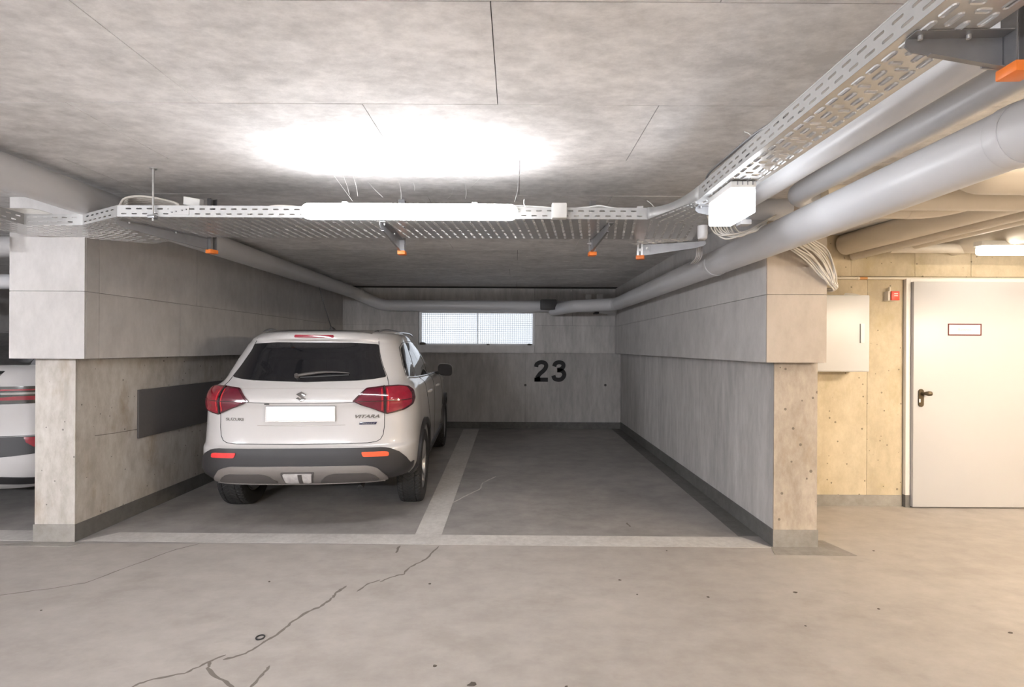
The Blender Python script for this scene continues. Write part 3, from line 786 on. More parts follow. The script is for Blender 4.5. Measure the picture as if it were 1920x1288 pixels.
# brackets of the main tray (arms point towards the camera)
pb1 = PZ(390, 447, ZT)
cantilever('grey steel bracket with orange cap under the tray beside the hanging rod', (pb1.x + 0.0, YTB + 0.03, ZT - 0.002), 0, d=(-0.44, -1, 0), arm_len=0.55, post_h=0.2)
pb2 = PZ(747, 447, ZT)
cantilever('steel bracket with orange cap under the tray below the long lamp', (pb2.x, YTB + 0.03, ZT - 0.002), 0, d=(0.0, -1, 0), arm_len=0.50)
pb3 = PZ(1108, 450, ZT)
cantilever('steel bracket with orange cap under the tray right of the long lamp', (pb3.x, YTB + 0.03, ZT - 0.002), 0, d=(0.06, -1, 0), arm_len=0.50)
pb4 = PZ(1202, 462, ZT)
cantilever('steel bracket with orange cap under the corner of the two trays', (pb4.x, YTB + 0.16, ZT - 0.002), 0, d=(1, -0.35, 0), arm_len=0.42)
pb5 = PZ(30, 447, ZT)
cantilever('grey steel bracket with white cap at the top of the left pillar', (pb5.x, YTB - 0.10, ZT - 0.002), 0, d=(-1, 0.1, 0), arm_len=0.35, cap_mat=M['whitecap'], post_top=ZT - 0.002)
# hanging rod
pr = PZ(288, 323, ZC)
rod = empty('hanging_rod', (pr.x, YT - 0.02, ZT))
xr_ = PD(287, 400, YT - 0.02).x
tag(rod, 'thin vertical threaded rod from the ceiling to the tray at left', 'rod')
tube('rod', [(xr_, YT - 0.02, ZT - 0.03), (xr_, YT - 0.02, ZC)], 0.0055, M['galv_bright'], rod, 10)
tube('ceiling_washer', [(xr_, YT - 0.02, ZC - 0.006), (xr_, YT - 0.02, ZC)], 0.02, M['galv'], rod, 12)
box('clamp', xr_ - 0.025, xr_ + 0.018, YT - 0.035, YT - 0.002, ZT - 0.014, ZT + 0.004, M['galv_dk'], rod, 0.002)
adopt(rod)

# ------------------------------------------------------------------ lamps
def pill(cx, cz, a, b, n=10):
    pts = []
    for k in range(n + 1):
        t = -PI / 2 + PI * k / n; pts.append((cx + a - b + b * math.cos(t), cz + b * math.sin(t)))
    for k in range(n + 1):
        t = PI / 2 + PI * k / n; pts.append((cx - a + b + b * math.cos(t), cz + b * math.sin(t)))
    return pts
def batten(label, cx, cy, cz, half, r, light, back):
    """long round-ended tube lens (glows up, forwards, down and down-back), opaque housing on its upper back side"""
    root = empty('batten_lamp', (cx, cy, cz)); tag(root, label, 'lamp')
    NT = 36; st = []
    for k in range(9): st.append((-half + r - r * math.cos(PI / 2 * k / 8), r * math.sin(PI / 2 * k / 8)))
    st += [(half * t, r) for t in (-0.6, -0.3, 0.0, 0.3, 0.6)]
    for k in range(9): st.append((half - r + r * math.sin(PI / 2 * k / 8), r * math.cos(PI / 2 * k / 8)))
    V = [(cx + x, cy - rr * math.cos(2 * PI * j / NT), cz + rr * math.sin(2 * PI * j / NT)) for x, rr in st for j in range(NT)]
    fe, fh = [], []
    for i in range(len(st) - 1):
        for j in range(NT):
            q_ = [i * NT + j, i * NT + (j + 1) % NT, (i + 1) * NT + (j + 1) % NT, (i + 1) * NT + j]
            th = 360 * (j + 0.5) / NT
            (fh if 88 < th < 205 else fe).append(q_)
    for nm, ff, mm in (('diffuser', fe, light), ('housing', fh, M['whitecap'])):
        o = mesh_obj(nm, V, ff, mm, root)
        bm = bmesh.new(); bm.from_mesh(o.data); bmesh.ops.delete(bm, geom=[v for v in bm.verts if not v.link_faces], context='VERTS')
        bmesh.ops.remove_doubles(bm, verts=bm.verts, dist=1e-6); bmesh.ops.recalc_face_normals(bm, faces=bm.faces); bm.to_mesh(o.data); bm.free()
        autosmooth(o, 50)
    box('back_rail', cx - half + 0.03, cx + half - 0.03, cy + 0.006, back, cz + 0.002, cz + r + 0.006, M['whitecap'], root, 0.003)
    for s_ in (-1, 1):
        box('mount_clip', cx + s_ * half * 0.6 - 0.015, cx + s_ * half * 0.6 + 0.015, cy - 0.006, back, cz + r + 0.0065, cz + r + 0.010, M['whitecap'], root)
    return adopt(root)
ly = YT - 0.055
p0, p1 = PD(561, 394, ly - 0.03), PD(971, 395, ly - 0.03)
batten('long glowing round-ended lamp fixed to the front of the tray', (p0.x + p1.x) / 2, ly, (p0.z + p1.z) / 2, (p1.x - p0.x) / 2, 0.046, M['main_light'], YT - 0.002)
# unseen tube lamps added behind the camera as fill light, hung on rods
for i, (lx, lyy) in enumerate([(-6.2, -2.2), (-2.7, -2.4), (5.0, -0.8)]):
    root = empty('fill_lamp', (lx, lyy, 2.08))
    tag(root, 'unseen tube lamp added as fill light behind the camera, ' + ('leftmost', 'middle one', 'rightmost')[i] + ' of three', 'lamp')
    tube('diffuser', [(lx - 0.61, lyy, 2.12), (lx + 0.61, lyy, 2.12)], 0.05, M['fill_light' if i < 2 else 'warm_fill'], root, 16)
    for s in (-1, 1):
        tube('end_cap', [(lx + s * 0.611, lyy, 2.12), (lx + s * 0.64, lyy, 2.12)], 0.052, M['whitecap'], root, 16)
        tube('rod', [(lx + s * 0.625, lyy, 2.15), (lx + s * 0.625, lyy, ZC)], 0.005, M['galv'], root, 8)
    adopt(root)
# small square lamp under the right hand tray
yl0, yl1 = 2.20, 2.46
xl0 = (1369 - VX) / F * yl0; xl1 = (1417 - VX) / F * yl0
sl = empty('bulkhead_lamp', ((xl0 + xl1) / 2, (yl0 + yl1) / 2, ZT - 0.15))
tag(sl, 'small box-shaped glowing lamp hung under the right tray', 'lamp')
box('housing', xl0, xl1, yl0, yl1, ZT - 0.036, ZT - 0.006, M['boxgrey'], sl, 0.005)
box('diffuser', xl0 + 0.001, xl1 - 0.001, yl0 + 0.001, yl1 - 0.001, ZT - 0.148, ZT - 0.0365, M['small_light'], sl, 0.008, 3)
for a in (0.25, 0.45, 0.65, 0.85):
    xx = xl0 + (xl1 - xl0) * a
    box('clip', xx - 0.002, xx + 0.002, yl0 - 0.003, yl0 + 0.001, ZT - 0.024, ZT - 0.008, M['galv_dk'], sl)
adopt(sl)
# warm lamp by the door
wx = (1832 - VX) / F * 3.95; wz = PD(1880, 469, 3.95).z
wlmp = empty('warm_lamp', (wx + 0.62, 3.95, wz)); tag(wlmp, 'long warm glowing ceiling lamp below the cream pipes near the door', 'lamp')
box('housing', wx, wx + 1.25, 3.91, 3.99, wz + 0.03, wz + 0.07, M['whitecap'], wlmp, 0.006)
box('diffuser', wx + 0.005, wx + 1.245, 3.913, 3.987, wz - 0.04, wz + 0.0295, M['warm_light'], wlmp, 0.02, 3)
for s in (0.2, 1.05):
    tube('rod', [(wx + s, 3.95, wz + 0.07), (wx + s, 3.95, ZC)], 0.005, M['galv'], wlmp, 8)
adopt(wlmp)
root = empty('warm_lamp', (4.6, 2.0, 2.3)); tag(root, 'unseen warm lamp added as fill right of the camera view', 'lamp')  # extra lamp outside the view, added to throw warm light on the floor
box('housing', 3.98, 5.22, 1.96, 2.04, 2.33, 2.38, M['whitecap'], root, 0.006)
box('diffuser', 3.985, 5.215, 1.963, 2.037, 2.26, 2.3295, M['warm_fill_light'], root, 0.02, 3)
for s in (4.2, 5.0):
    tube('rod', [(s, 2.0, 2.38), (s, 2.0, ZC)], 0.005, M['galv'], root, 8)
adopt(root)

# ------------------------------------------------------------------ pipes
def pipe(name, pts, r, mat, label, R=0.16, group='pipes below the ceiling', joints=(), seg=28):
    path = fillet(pts, R, 8)
    root = empty(name, Vector(pts[0])); tag(root, label, 'pipe', group)
    tube('pipe_run', path, r, mat, root, seg)
    for i, (p, d) in enumerate(joints): collar('joint_collar', p, d, r * 1.035, 0.05, mat, root)
    return adopt(root)
pipe('ceiling_pipe', [(1.345, -1.6, 2.30), (1.345, 3.10, 2.30), (1.72, 3.10, 2.30)], 0.067, M['pipe'], 'grey pipe running back right beside the near tray', 0.14)
pipe('ceiling_pipe', [(1.60, -1.6, 2.305), (1.60, 2.86, 2.305), (1.98, 2.86, 2.28)], 0.059, M['pipe'], 'grey pipe second from the near tray, bending right above the pillar', 0.14)
yq = 7.75
zq = H + (VY - 571) / F * yq
pC = [(1.59, -1.6, 2.10), (1.59, 3.4, 2.10), (1.59, yq, zq + 0.012)]
xq = (1062 - VX) / F * (yq)
pipe('ceiling_pipe', pC + [(xq + 0.10, yq + 0.02, zq - 0.02), (xq - 0.15, YBU - 0.10, zq - 0.03)], 0.098, M['pipe'], 'thick grey pipe along the right wall above the empty bay', 0.17,
     joints=[((1.59, 1.55, 2.10), (0, 1, 0)), ((1.59, 3.9, 2.098), (0, 1, 0)), ((1.59, yq - 0.2, zq + 0.012), (0, 1, 0))])
zbp = H + (VY - 574) / F * (YBU - 0.10)
pipe('ceiling_pipe', [(-2.72, -1.0, 2.345), (-2.72, YBU - 0.40, 2.335), (-2.30, YBU - 0.12, zbp), (1.35, YBU - 0.12, zbp - 0.005), (1.74, YBU - 0.12, zbp - 0.06)], 0.096, M['pipe'], 'thick grey pipe along the left wall, turning along the back wall', 0.12,
     joints=[((-2.72, 2.45, 2.341), (0, 1, 0)), ((-2.72, YBU - 0.62, 2.336), (0, 1, 0)), ((-2.62, YBU - 0.34, 2.30), (0.6, 0.4, -0.4))])
box_ = box('sensor_box', (1013 - VX) / F * 8.2, (1043 - VX) / F * 8.2, 8.18, 8.30, H + (VY - 580) / F * 8.2, H + (VY - 561) / F * 8.2, M['blackplastic'], None, 0.012, 3)
tag(box_, 'small black box mounted in front of the back wall pipe', 'box')
# neighbouring bay pipes seen past the left pillar
pipe('ceiling_pipe', [(-8.4, YBU - 0.12, 2.20), (-3.62, YBU - 0.12, 2.20)], 0.10, M['pipe'], 'grey pipe along the back wall left of the left pillar', 0.1)
pipe('ceiling_pipe', [(-8.4, 4.95, 2.06), (-3.62, 4.95, 2.06)], 0.075, M['pipe'], 'pale pipe above the roof of the left white car', 0.1)
pipe('ceiling_pipe', [(-8.4, 4.2, 2.26), (-3.62, 4.2, 2.26)], 0.09, M['pipe_dk'], 'dull dark pipe highest beside the left pillar', 0.1)
# clamp under the back pipe
cl = box('pipe_clamp', 1.36, 1.43, YBU - 0.2, YBU, zbp - 0.13, zbp - 0.10, M['blackplastic'], None, 0.004)
tag(cl, 'small dark pipe clamp under the back wall pipe at right', 'clamp')
for i, xx in enumerate((1.22, 1.42)):
    jb = box('junction_box', xx, xx + 0.10, YBU - 0.06, YBU - 0.001, 2.27, 2.36, M['boxgrey'], None, 0.006)
    tag(jb, ('left' if i == 0 else 'right') + ' of two small junction boxes above the back wall pipe', 'junction box', 'junction boxes on the back wall')
# cream pipes on the right
W_ = 'pipe_warm'
def zlow(y, D): return PD(1800, y, D).z
z1 = zlow(367, 2.45) + 0.115
pipe('ceiling_pipe', [(2.28, 2.45, ZC), (2.28, 2.45, z1), (6.5, 2.45, z1)], 0.105, M[W_], 'thickest cream pipe, topmost right of the grey pipes', 0.2, joints=[((2.60, 2.45, z1), (1, 0, 0))])
z2 = zlow(396, 2.80) + 0.075
pipe('ceiling_pipe', [(1.74, 2.80, z2), (6.5, 2.80, z2)], 0.07, M[W_], 'cream pipe second from the top right of the grey pipes', 0.2)
z3 = zlow(411, 3.05) + 0.05
pipe('ceiling_pipe', [(1.80, 3.05, z3), (2.62, 3.05, z3), (3.05, 3.0, z3 + 0.12), (6.5, 3.0, z3 + 0.12)], 0.048, M[W_], 'thin cream pipe rising to the right, third from the top', 0.16, joints=[((2.45, 3.05, z3), (1, 0, 0))])
def depth_pipe(xa, ya, xb, yb, r, label, Y0=4.45, Y1=2.3, joints=False):
    """lower silhouette runs from pixel (xa, ya) at the door wall to (xb, yb) nearer"""
    a = PD(xa, ya, Y0); b = PD(xb, yb, Y1)
    a.z += r; b.z += r
    return pipe('ceiling_pipe', [a, b], r, M[W_], label, 0.1, joints=[(a.lerp(b, 0.08), b - a)] if joints else [])
depth_pipe(1585, 478, 1960, 385, 0.095, 'thick cream pipe slanting towards the wall beside the cable bundle', 4.44, 2.95)
depth_pipe(1600, 488, 1960, 402, 0.040, 'thin cream pipe slanting towards the wall above the cabinet', 4.44, 3.05, True)
depth_pipe(1690, 473, 1960, 412, 0.050, 'cream pipe slanting towards the wall above the door', 4.44, 3.3)
depth_pipe(1790, 479, 2010, 438, 0.085, 'short thick cream pipe slanting above the door, beside the warm lamp', 4.44, 3.5)
z9 = zlow(474, 4.3) + 0.045
pipe('ceiling_pipe', [(3.3, 4.33, z9), (6.5, 4.33, z9)], 0.043, M[W_], 'cream pipe running along the wall above the door', 0.1)

# ------------------------------------------------------------------ cables
def cable(pts, label, group, r=0.0045, mat=None, n=8):
    o = tube('cable', smooth_path(pts, n), r, mat or M['cable'], None, 8)
    return tag(o, label, 'cable', group)
rc = random.Random(11)
# bundle fanning over the right pillar head
for i in range(13):
    t = i / 12; j = lambda k: rc.uniform(-k, k)
    def fan(x0, y0, x1, y1, D, k=1.5): return PD(x0 + (x1 - x0) * t + j(k), y0 + (y1 - y0) * t + j(k), D + 0.035 * rc.random())
    q1 = fan(1490, 472, 1527, 452, 3.27)
    s_ = q1 + Vector((-0.12, 0.0, 0.07))
    cable([s_, q1, fan(1515, 492, 1550, 470, 3.32, 3), fan(1538, 516, 1562, 500, 3.35, 2), fan(1552, 532, 1567, 527, 3.38), fan(1556, 546, 1560, 541, 3.50, 2), Vector((2.20 + rc.uniform(0, 0.03), 4.1, 1.93 + rc.uniform(-0.02, 0.02)))],
          'beige cable in the bundle fanning down over the head of the right pillar', 'cables over the right pillar', 0.0050)
# loops hanging below the small lamp
for i in range(11):
    a = PD(1325 + i * 4 + rc.uniform(-2, 2), 410, 2.75); b = PD(1338 + i * 5 + rc.uniform(-3, 3), 432 + rc.uniform(0, 10), 2.85)
    c = PD(1365 + i * 5, 444 - i * 1.2 + rc.uniform(-5, 5), 2.82); d = PD(1408 + i * 2, 430 - i * 0.7 + rc.uniform(-3, 3), 2.85); e = Vector((1.60, 3.02 + 0.005 * i, 2.245))
    a.z += 0.03
    cable([a, b, c, d, e], 'pinkish beige cable in the loops hanging behind the small box lamp', 'cable loops below the small lamp', 0.0042)
# cables lying in the main tray
for i in range(5):
    yy = YT + 0.06 + i * 0.035
    pts = [PZ(-90, 392, ZT + 0.03) + Vector((0, 0.05 + 0.02 * i, 0.0)), PD(60, 396 + i * 2, 3.2) + Vector((0, 0, 0.01)), Vector((PD(150, 399, 3.15).x, 3.15, ZT + 0.025 + 0.005 * i)), Vector((PD(214, 390, yy).x, yy, ZT + 0.05)), PD(235, 372 + i * 3.4, yy + 0.02), PD(275, 369 + i * 3.2, yy), PD(330, 381 + i * 2, yy), Vector((PD(372, 390, yy).x, yy, ZT + 0.04)), Vector((-0.9, yy, ZT + 0.02 + 0.01 * (i % 2)))]
    cable(pts, 'light grey cable arching over the tray side near the hanging rod', 'cables arching at the left of the tray', 0.0072)
for i in range(4):
    yy = YT + 0.05 + i * 0.04; x0 = -1.62 + 0.25 * i
    cable([Vector((x0, yy, ZT + 0.02)), Vector((x0 + 0.15, yy, ZT + SH + 0.012)), Vector((x0 + 0.35, yy, ZT + SH + 0.005)), Vector((x0 + 0.55, yy, ZT + 0.03)), Vector((x0 + 1.4, yy, ZT + 0.02))], 'light grey cable bulging above the tray left of the long lamp', 'cables left of the long lamp', 0.005)
for i in range(5):
    yy = YT + 0.03 + i * 0.03
    a = PD(965, 386 + i * 3, yy); 
    cable([a + Vector((-0.2, 0, 0)), a, PD(1010 + i * 3, 388 + i * 2.5, yy), PD(1060, 392 + i, yy), PD(1085, 393 - (i % 2) * 3, yy), PD(1120, 386 + i * 2, yy), PD(1150, 390 + i, yy), Vector((0.9, yy, ZT + 0.03))], 'white cable in the tray right of the long lamp', 'cables right of the long lamp', 0.005, M['whitecap'])
cable([PD(985, 388, YT - 0.01), PD(982, 381, YT - 0.015), PD(983, 374, YT - 0.03)], 'short white cable tie end sticking up right of the long lamp', None, 0.003, M['whitecap'])
cable([PD(1228, 391, YT + 0.05), PD(1222, 383, YT + 0.05), PD(1213, 376, YT + 0.05)], 'thin pale wire end sticking up near the tray corner', None, 0.0025, M['whitecap'])
cable([PX(1410, 258, XTL + 0.02), PX(1405, 251, XTL + 0.02), PX(1396, 247, XTL + 0.02)], 'thin pale wire end sticking up over the right tray', None, 0.002, M['whitecap'])
cable([Vector((1.0, 2.5, ZT + 0.03)), Vector((XTL + 0.01, 2.42, ZT + SH + 0.02)), Vector((XTL - 0.004, 2.15, ZT + SH + 0.014)), Vector((XTL + 0.01, 1.85, ZT + SH + 0.01)), Vector((XTL + 0.05, 1.6, ZT + 0.03))], 'dark grey cable bowing out over the rim of the right tray', None, 0.006, M['galv_dk'])
# tray boxes
def jbox(px0, py0, px1, py1, D, label, depth=0.05, tilt=0.0):
    a, b = PD(px0, py1, D), PD(px1, py0, D)
    o = box('junction_box', -(b.x - a.x) / 2, (b.x - a.x) / 2, 0, depth, -(b.z - a.z) / 2, (b.z - a.z) / 2, M['boxgrey'], None, 0.004)
    o.location = ((a.x + b.x) / 2, D, (a.z + b.z) / 2); o.rotation_euler = (tilt, tilt * 0.5, tilt)
    return tag(o, label, 'junction box')
jbox(1035, 380, 1063, 408, YT - 0.052, 'pale grey square junction box clipped to the tray right of the lamp')
jbox(345, 371, 373, 386, YT + 0.03, 'small pale junction box tilted above the tray left of the lamp', 0.06, 0.25)
# shuttle of cables dropping behind the corner bracket
for i in range(4):
    a = PD(1307 + i * 3.2, 462, 3.6); b = PD(1305 + i * 3.2, 482, 3.62)
    cable([a + Vector((0, -0.05, 0.05)), a, b, b + Vector((0.0, 0.1, -0.03))], 'short grey cable dropping behind the corner bracket', 'cables behind the corner bracket', 0.006, M['pipe_dk'])
# conduit stub under the small lamp
cs = PD(1317, 440, 2.8)
stub = tube('conduit_stub', [cs + Vector((0, 0, 0.05)), cs, cs + Vector((0, 0, -0.022)), cs + Vector((0, 0, -0.028))], [0.028, 0.028, 0.026, 0.018], M['pipe_dk'], None, 20)
tag(stub, 'short round-ended conduit stub left below the small box lamp', 'conduit')

# cobweb threads over the lamp
web = [((626, 329), (661, 377)), ((643, 328), (655, 365)), ((662, 330), (671, 368)), ((690, 342), (718, 370)), ((748, 340), (752, 373)), ((775, 343), (777, 357)), ((838, 373), (851, 352)), ((864, 360), (901, 333)), ((872, 345), (873, 372)), ((972, 330), (965, 378)), ((977, 306), (972, 332))]
for i, (a, b) in enumerate(web):
    pa = PZ(a[0], a[1], ZC - 0.002); pbv = PD(b[0], b[1], YT - 0.02)
    tag(tube('cobweb_thread', smooth_path([pa, pa.lerp(pbv, 0.5) + Vector((0.006, 0, -0.008)), pbv], 5), 0.0008, M['whitecap'], None, 5), 'fine cobweb thread between ceiling and long lamp', 'cobweb', 'cobweb threads over the long lamp')

# ------------------------------------------------------------------ door, cabinet, alarm, conduit
door = struct(empty('door_1', ((DX0 + DX1) / 2, YD, 0.0)))
dz0 = 0.012
yf = YD - 0.045
fl0, fl1 = DX0 - 0.005, DX1 + 0.06
def dpr(name, pts, y0, d, mat, parent=door, bevel=0): return prism(name, [(a, y0, b) for a, b in pts], (0, d, 0), mat, parent, bevel)
box('door_frame', DX0 - 0.03, DX0 + 0.012, yf + 0.01, YD, 0.0, DZ1 + 0.03, M['frame'], door, 0.003)
box('door_frame', DX1 + 0.01, DX1 + 0.05, yf + 0.01, YD, 0.0, DZ1 + 0.03, M['frame'], door, 0.003)
box('door_frame', DX0 + 0.012, DX1 + 0.01, yf + 0.01, YD, DZ1 - 0.005, DZ1 + 0.03, M['frame'], door, 0.003)
leaf = box('door_leaf', DX0 + 0.014, DX1 + 0.008, yf - 0.02, yf + 0.03, dz0, DZ1 - 0.004, M['doorwhite'], door, 0.003)
box('frame_base', DX0 - 0.031, DX0 + 0.013, yf + 0.008, YD, 0.0, 0.11, M['skirt'], door)
adopt(door)
yl = yf - 0.02
hp = PD(1726, 746, yl)
bpl = pill(0, 0, 0.080, 0.0225, 6)
hb = prism('handle_plate', [(hp.x + b_, yl, hp.z + a_) for a_, b_ in bpl], (0, -0.010, 0), M['bronze'], leaf)
kp = PD(1727, 737, yl)
tube('door_knob', [(kp.x, yl - 0.008, kp.z), (kp.x, yl - 0.03, kp.z), (kp.x + 0.008, yl - 0.042, kp.z), (kp.x + 0.028, yl - 0.046, kp.z), (kp.x + 0.05, yl - 0.046, kp.z)], [0.011, 0.011, 0.016, 0.022, 0.020], M['bronze'], leaf, 14)
kh = PD(1723, 751, yl)
prism('keyhole', [(kh.x + b_ , yl - 0.0102, kh.z + a_) for a_, b_ in pill(0, 0, 0.017, 0.0065, 5)], (0, -0.001, 0), M['whitecap'], leaf)
sa, sb_ = PD(1777, 629, yl), PD(1840, 607, yl)
prism('sign_board', [(sa.x, yl, sa.z), (sb_.x, yl, sa.z), (sb_.x, yl, sb_.z), (sa.x, yl, sb_.z)], (0, -0.002, 0), M['signwhite'], leaf)
bt = 0.010
for (x0, x1, z0, z1) in [(sa.x, sb_.x, sa.z, sa.z + bt), (sa.x, sb_.x, sb_.z - bt, sb_.z), (sa.x, sa.x + bt, sa.z + bt, sb_.z - bt), (sb_.x - bt, sb_.x, sa.z + bt, sb_.z - bt)]:
    box('sign_border', x0, x1, yl - 0.003, yl - 0.0019, z0, z1, M['darkred'], leaf)
tx = text_obj('sign_text', 'Bastron', 0.05, M['grey_text'], leaf, 0.0004, 0.0, 0, 0.118, 0.026)
tx.location = ((sa.x + sb_.x) / 2, yl - 0.0022, (sa.z + sb_.z) / 2)
for yy0, yy1 in ((566, 602), (902, 935)):
    a, b = PD(1917, yy1, yl), PD(1917, yy0, yl)
    tube('hinge', [(DX1 + 0.012, yl - 0.006, a.z), (DX1 + 0.012, yl - 0.006, (a.z + b.z) / 2 - 0.004), (DX1 + 0.012, yl - 0.006, (a.z + b.z) / 2 + 0.004), (DX1 + 0.012, yl - 0.006, b.z)], [0.011, 0.011, 0.0115, 0.011], M['galv'], leaf, 12)
# cabinet
cyf = 4.24
ca, cb = PD(1540, 697, cyf), PD(1632, 553, cyf)
cab = empty('electrical_cabinet', ((ca.x + cb.x) / 2, YD, ca.z))
tag(cab, 'white metal wall cabinet half hidden behind the right pillar', 'cabinet')
box('body', 2.50, cb.x, cyf + 0.012, YD - 0.001, ca.z, cb.z, M['cabwhite'], cab, 0.004)
cd = box('cabinet_door', 2.507, cb.x - 0.007, cyf, cyf + 0.0115, ca.z + 0.007, cb.z - 0.007, M['cabwhite'], cab, 0.003)
ha, hb2 = PD(1613, 643, cyf), PD(1621, 607, cyf)
h_ = box('latch', ha.x, hb2.x, cyf - 0.006, cyf, ha.z, hb2.z, M['boxgrey'], cd, 0.002)
box('latch_groove', ha.x - 0.004, ha.x, cyf - 0.002, cyf, ha.z, hb2.z, M['blackplastic'], cd)
adopt(cab)
pp = PD(1598, 551, 4.3)
paper = prism('paper_sheet', [(pp.x - 0.09, 4.28, cb.z + 0.001), (pp.x + 0.06, 4.28, cb.z + 0.001), (pp.x + 0.06, 4.36, cb.z + 0.026), (pp.x - 0.02, 4.36, cb.z + 0.030)], (0, 0, 0.001), M['whitecap'])
tag(paper, 'curled white paper sheet lying on top of the cabinet', 'paper')
# fire alarm point
aa, ab = PD(1671, 563, YD - 0.06), PD(1686, 546, YD - 0.06)
al = empty('alarm_button', ((aa.x + ab.x) / 2, YD, aa.z)); tag(al, 'small red wall alarm box with white bars beside the door', 'alarm')
box('back_box', aa.x - 0.02, ab.x - 0.01, YD - 0.05, YD, aa.z - 0.004, ab.z + 0.002, M['pipe_warm'], al, 0.003)
fr = box('front_cover', aa.x, ab.x, YD - 0.066, YD - 0.0505, aa.z, ab.z, M['red'], al, 0.003)
for k in (0, 1):
    zz = aa.z + (ab.z - aa.z) * (0.45 + 0.22 * k)
    box('white_bar', aa.x + 0.022, ab.x - 0.016, YD - 0.0672, YD - 0.0659, zz, zz + 0.008, M['signwhite'], fr)
tube('cable_gland', [(aa.x + 0.01, YD - 0.025, ab.z), (aa.x + 0.01, YD - 0.025, ab.z + 0.035), (aa.x + 0.01, YD - 0.025, ab.z + 0.04)], [0.010, 0.010, 0.006], M['pipe_warm'], al, 10)
adopt(al)
# conduit along the wall over the door
zc_ = PD(1700, 522, YD - 0.02).z
cond = empty('wall_conduit', (2.6, YD - 0.018, zc_)); tag(cond, 'thin cream conduit running along the wall above door and cabinet', 'conduit')
tube('conduit_run', [(2.2, YD - 0.018, zc_), (7.5, YD - 0.018, zc_)], 0.012, M['pipe_warm'], cond, 12)
tape0 = PD(1607, 522, YD - 0.02).x
tube('orange_sleeve', [(tape0, YD - 0.018, zc_), (tape0 + 0.09, YD - 0.018, zc_)], 0.0128, M['copper'], cond, 12)
for xx in (2.85, 3.1, 3.75, 4.4): collar('conduit_clip', (xx, YD - 0.018, zc_), (1, 0, 0), 0.015, 0.02, M['pipe_warm'], cond, 12)
adopt(cond)

# ================================================================== CARS
def interp(xs, ys, x):
    """smooth monotone-ish interpolation (PCHIP) of a table"""
    xs = np.asarray(xs, float); ys = np.asarray(ys, float); x = np.asarray(x, float)
    h = np.diff(xs); d = np.diff(ys) / h
    m = np.zeros_like(ys); m[0] = d[0]; m[-1] = d[-1]
    for i in range(1, len(xs) - 1):
        if d[i - 1] * d[i] > 0:
            w1 = 2 * h[i] + h[i - 1]; w2 = h[i] + 2 * h[i - 1]
            m[i] = (w1 + w2) / (w1 / d[i - 1] + w2 / d[i])
    k = np.clip(np.searchsorted(xs, x) - 1, 0, len(xs) - 2)
    t = (x - xs[k]) / h[k]
    return (ys[k] * (1 + 2 * t) * (1 - t) ** 2 + h[k] * m[k] * t * (1 - t) ** 2 + ys[k + 1] * t * t * (3 - 2 * t) + h[k] * m[k + 1] * t * t * (t - 1))

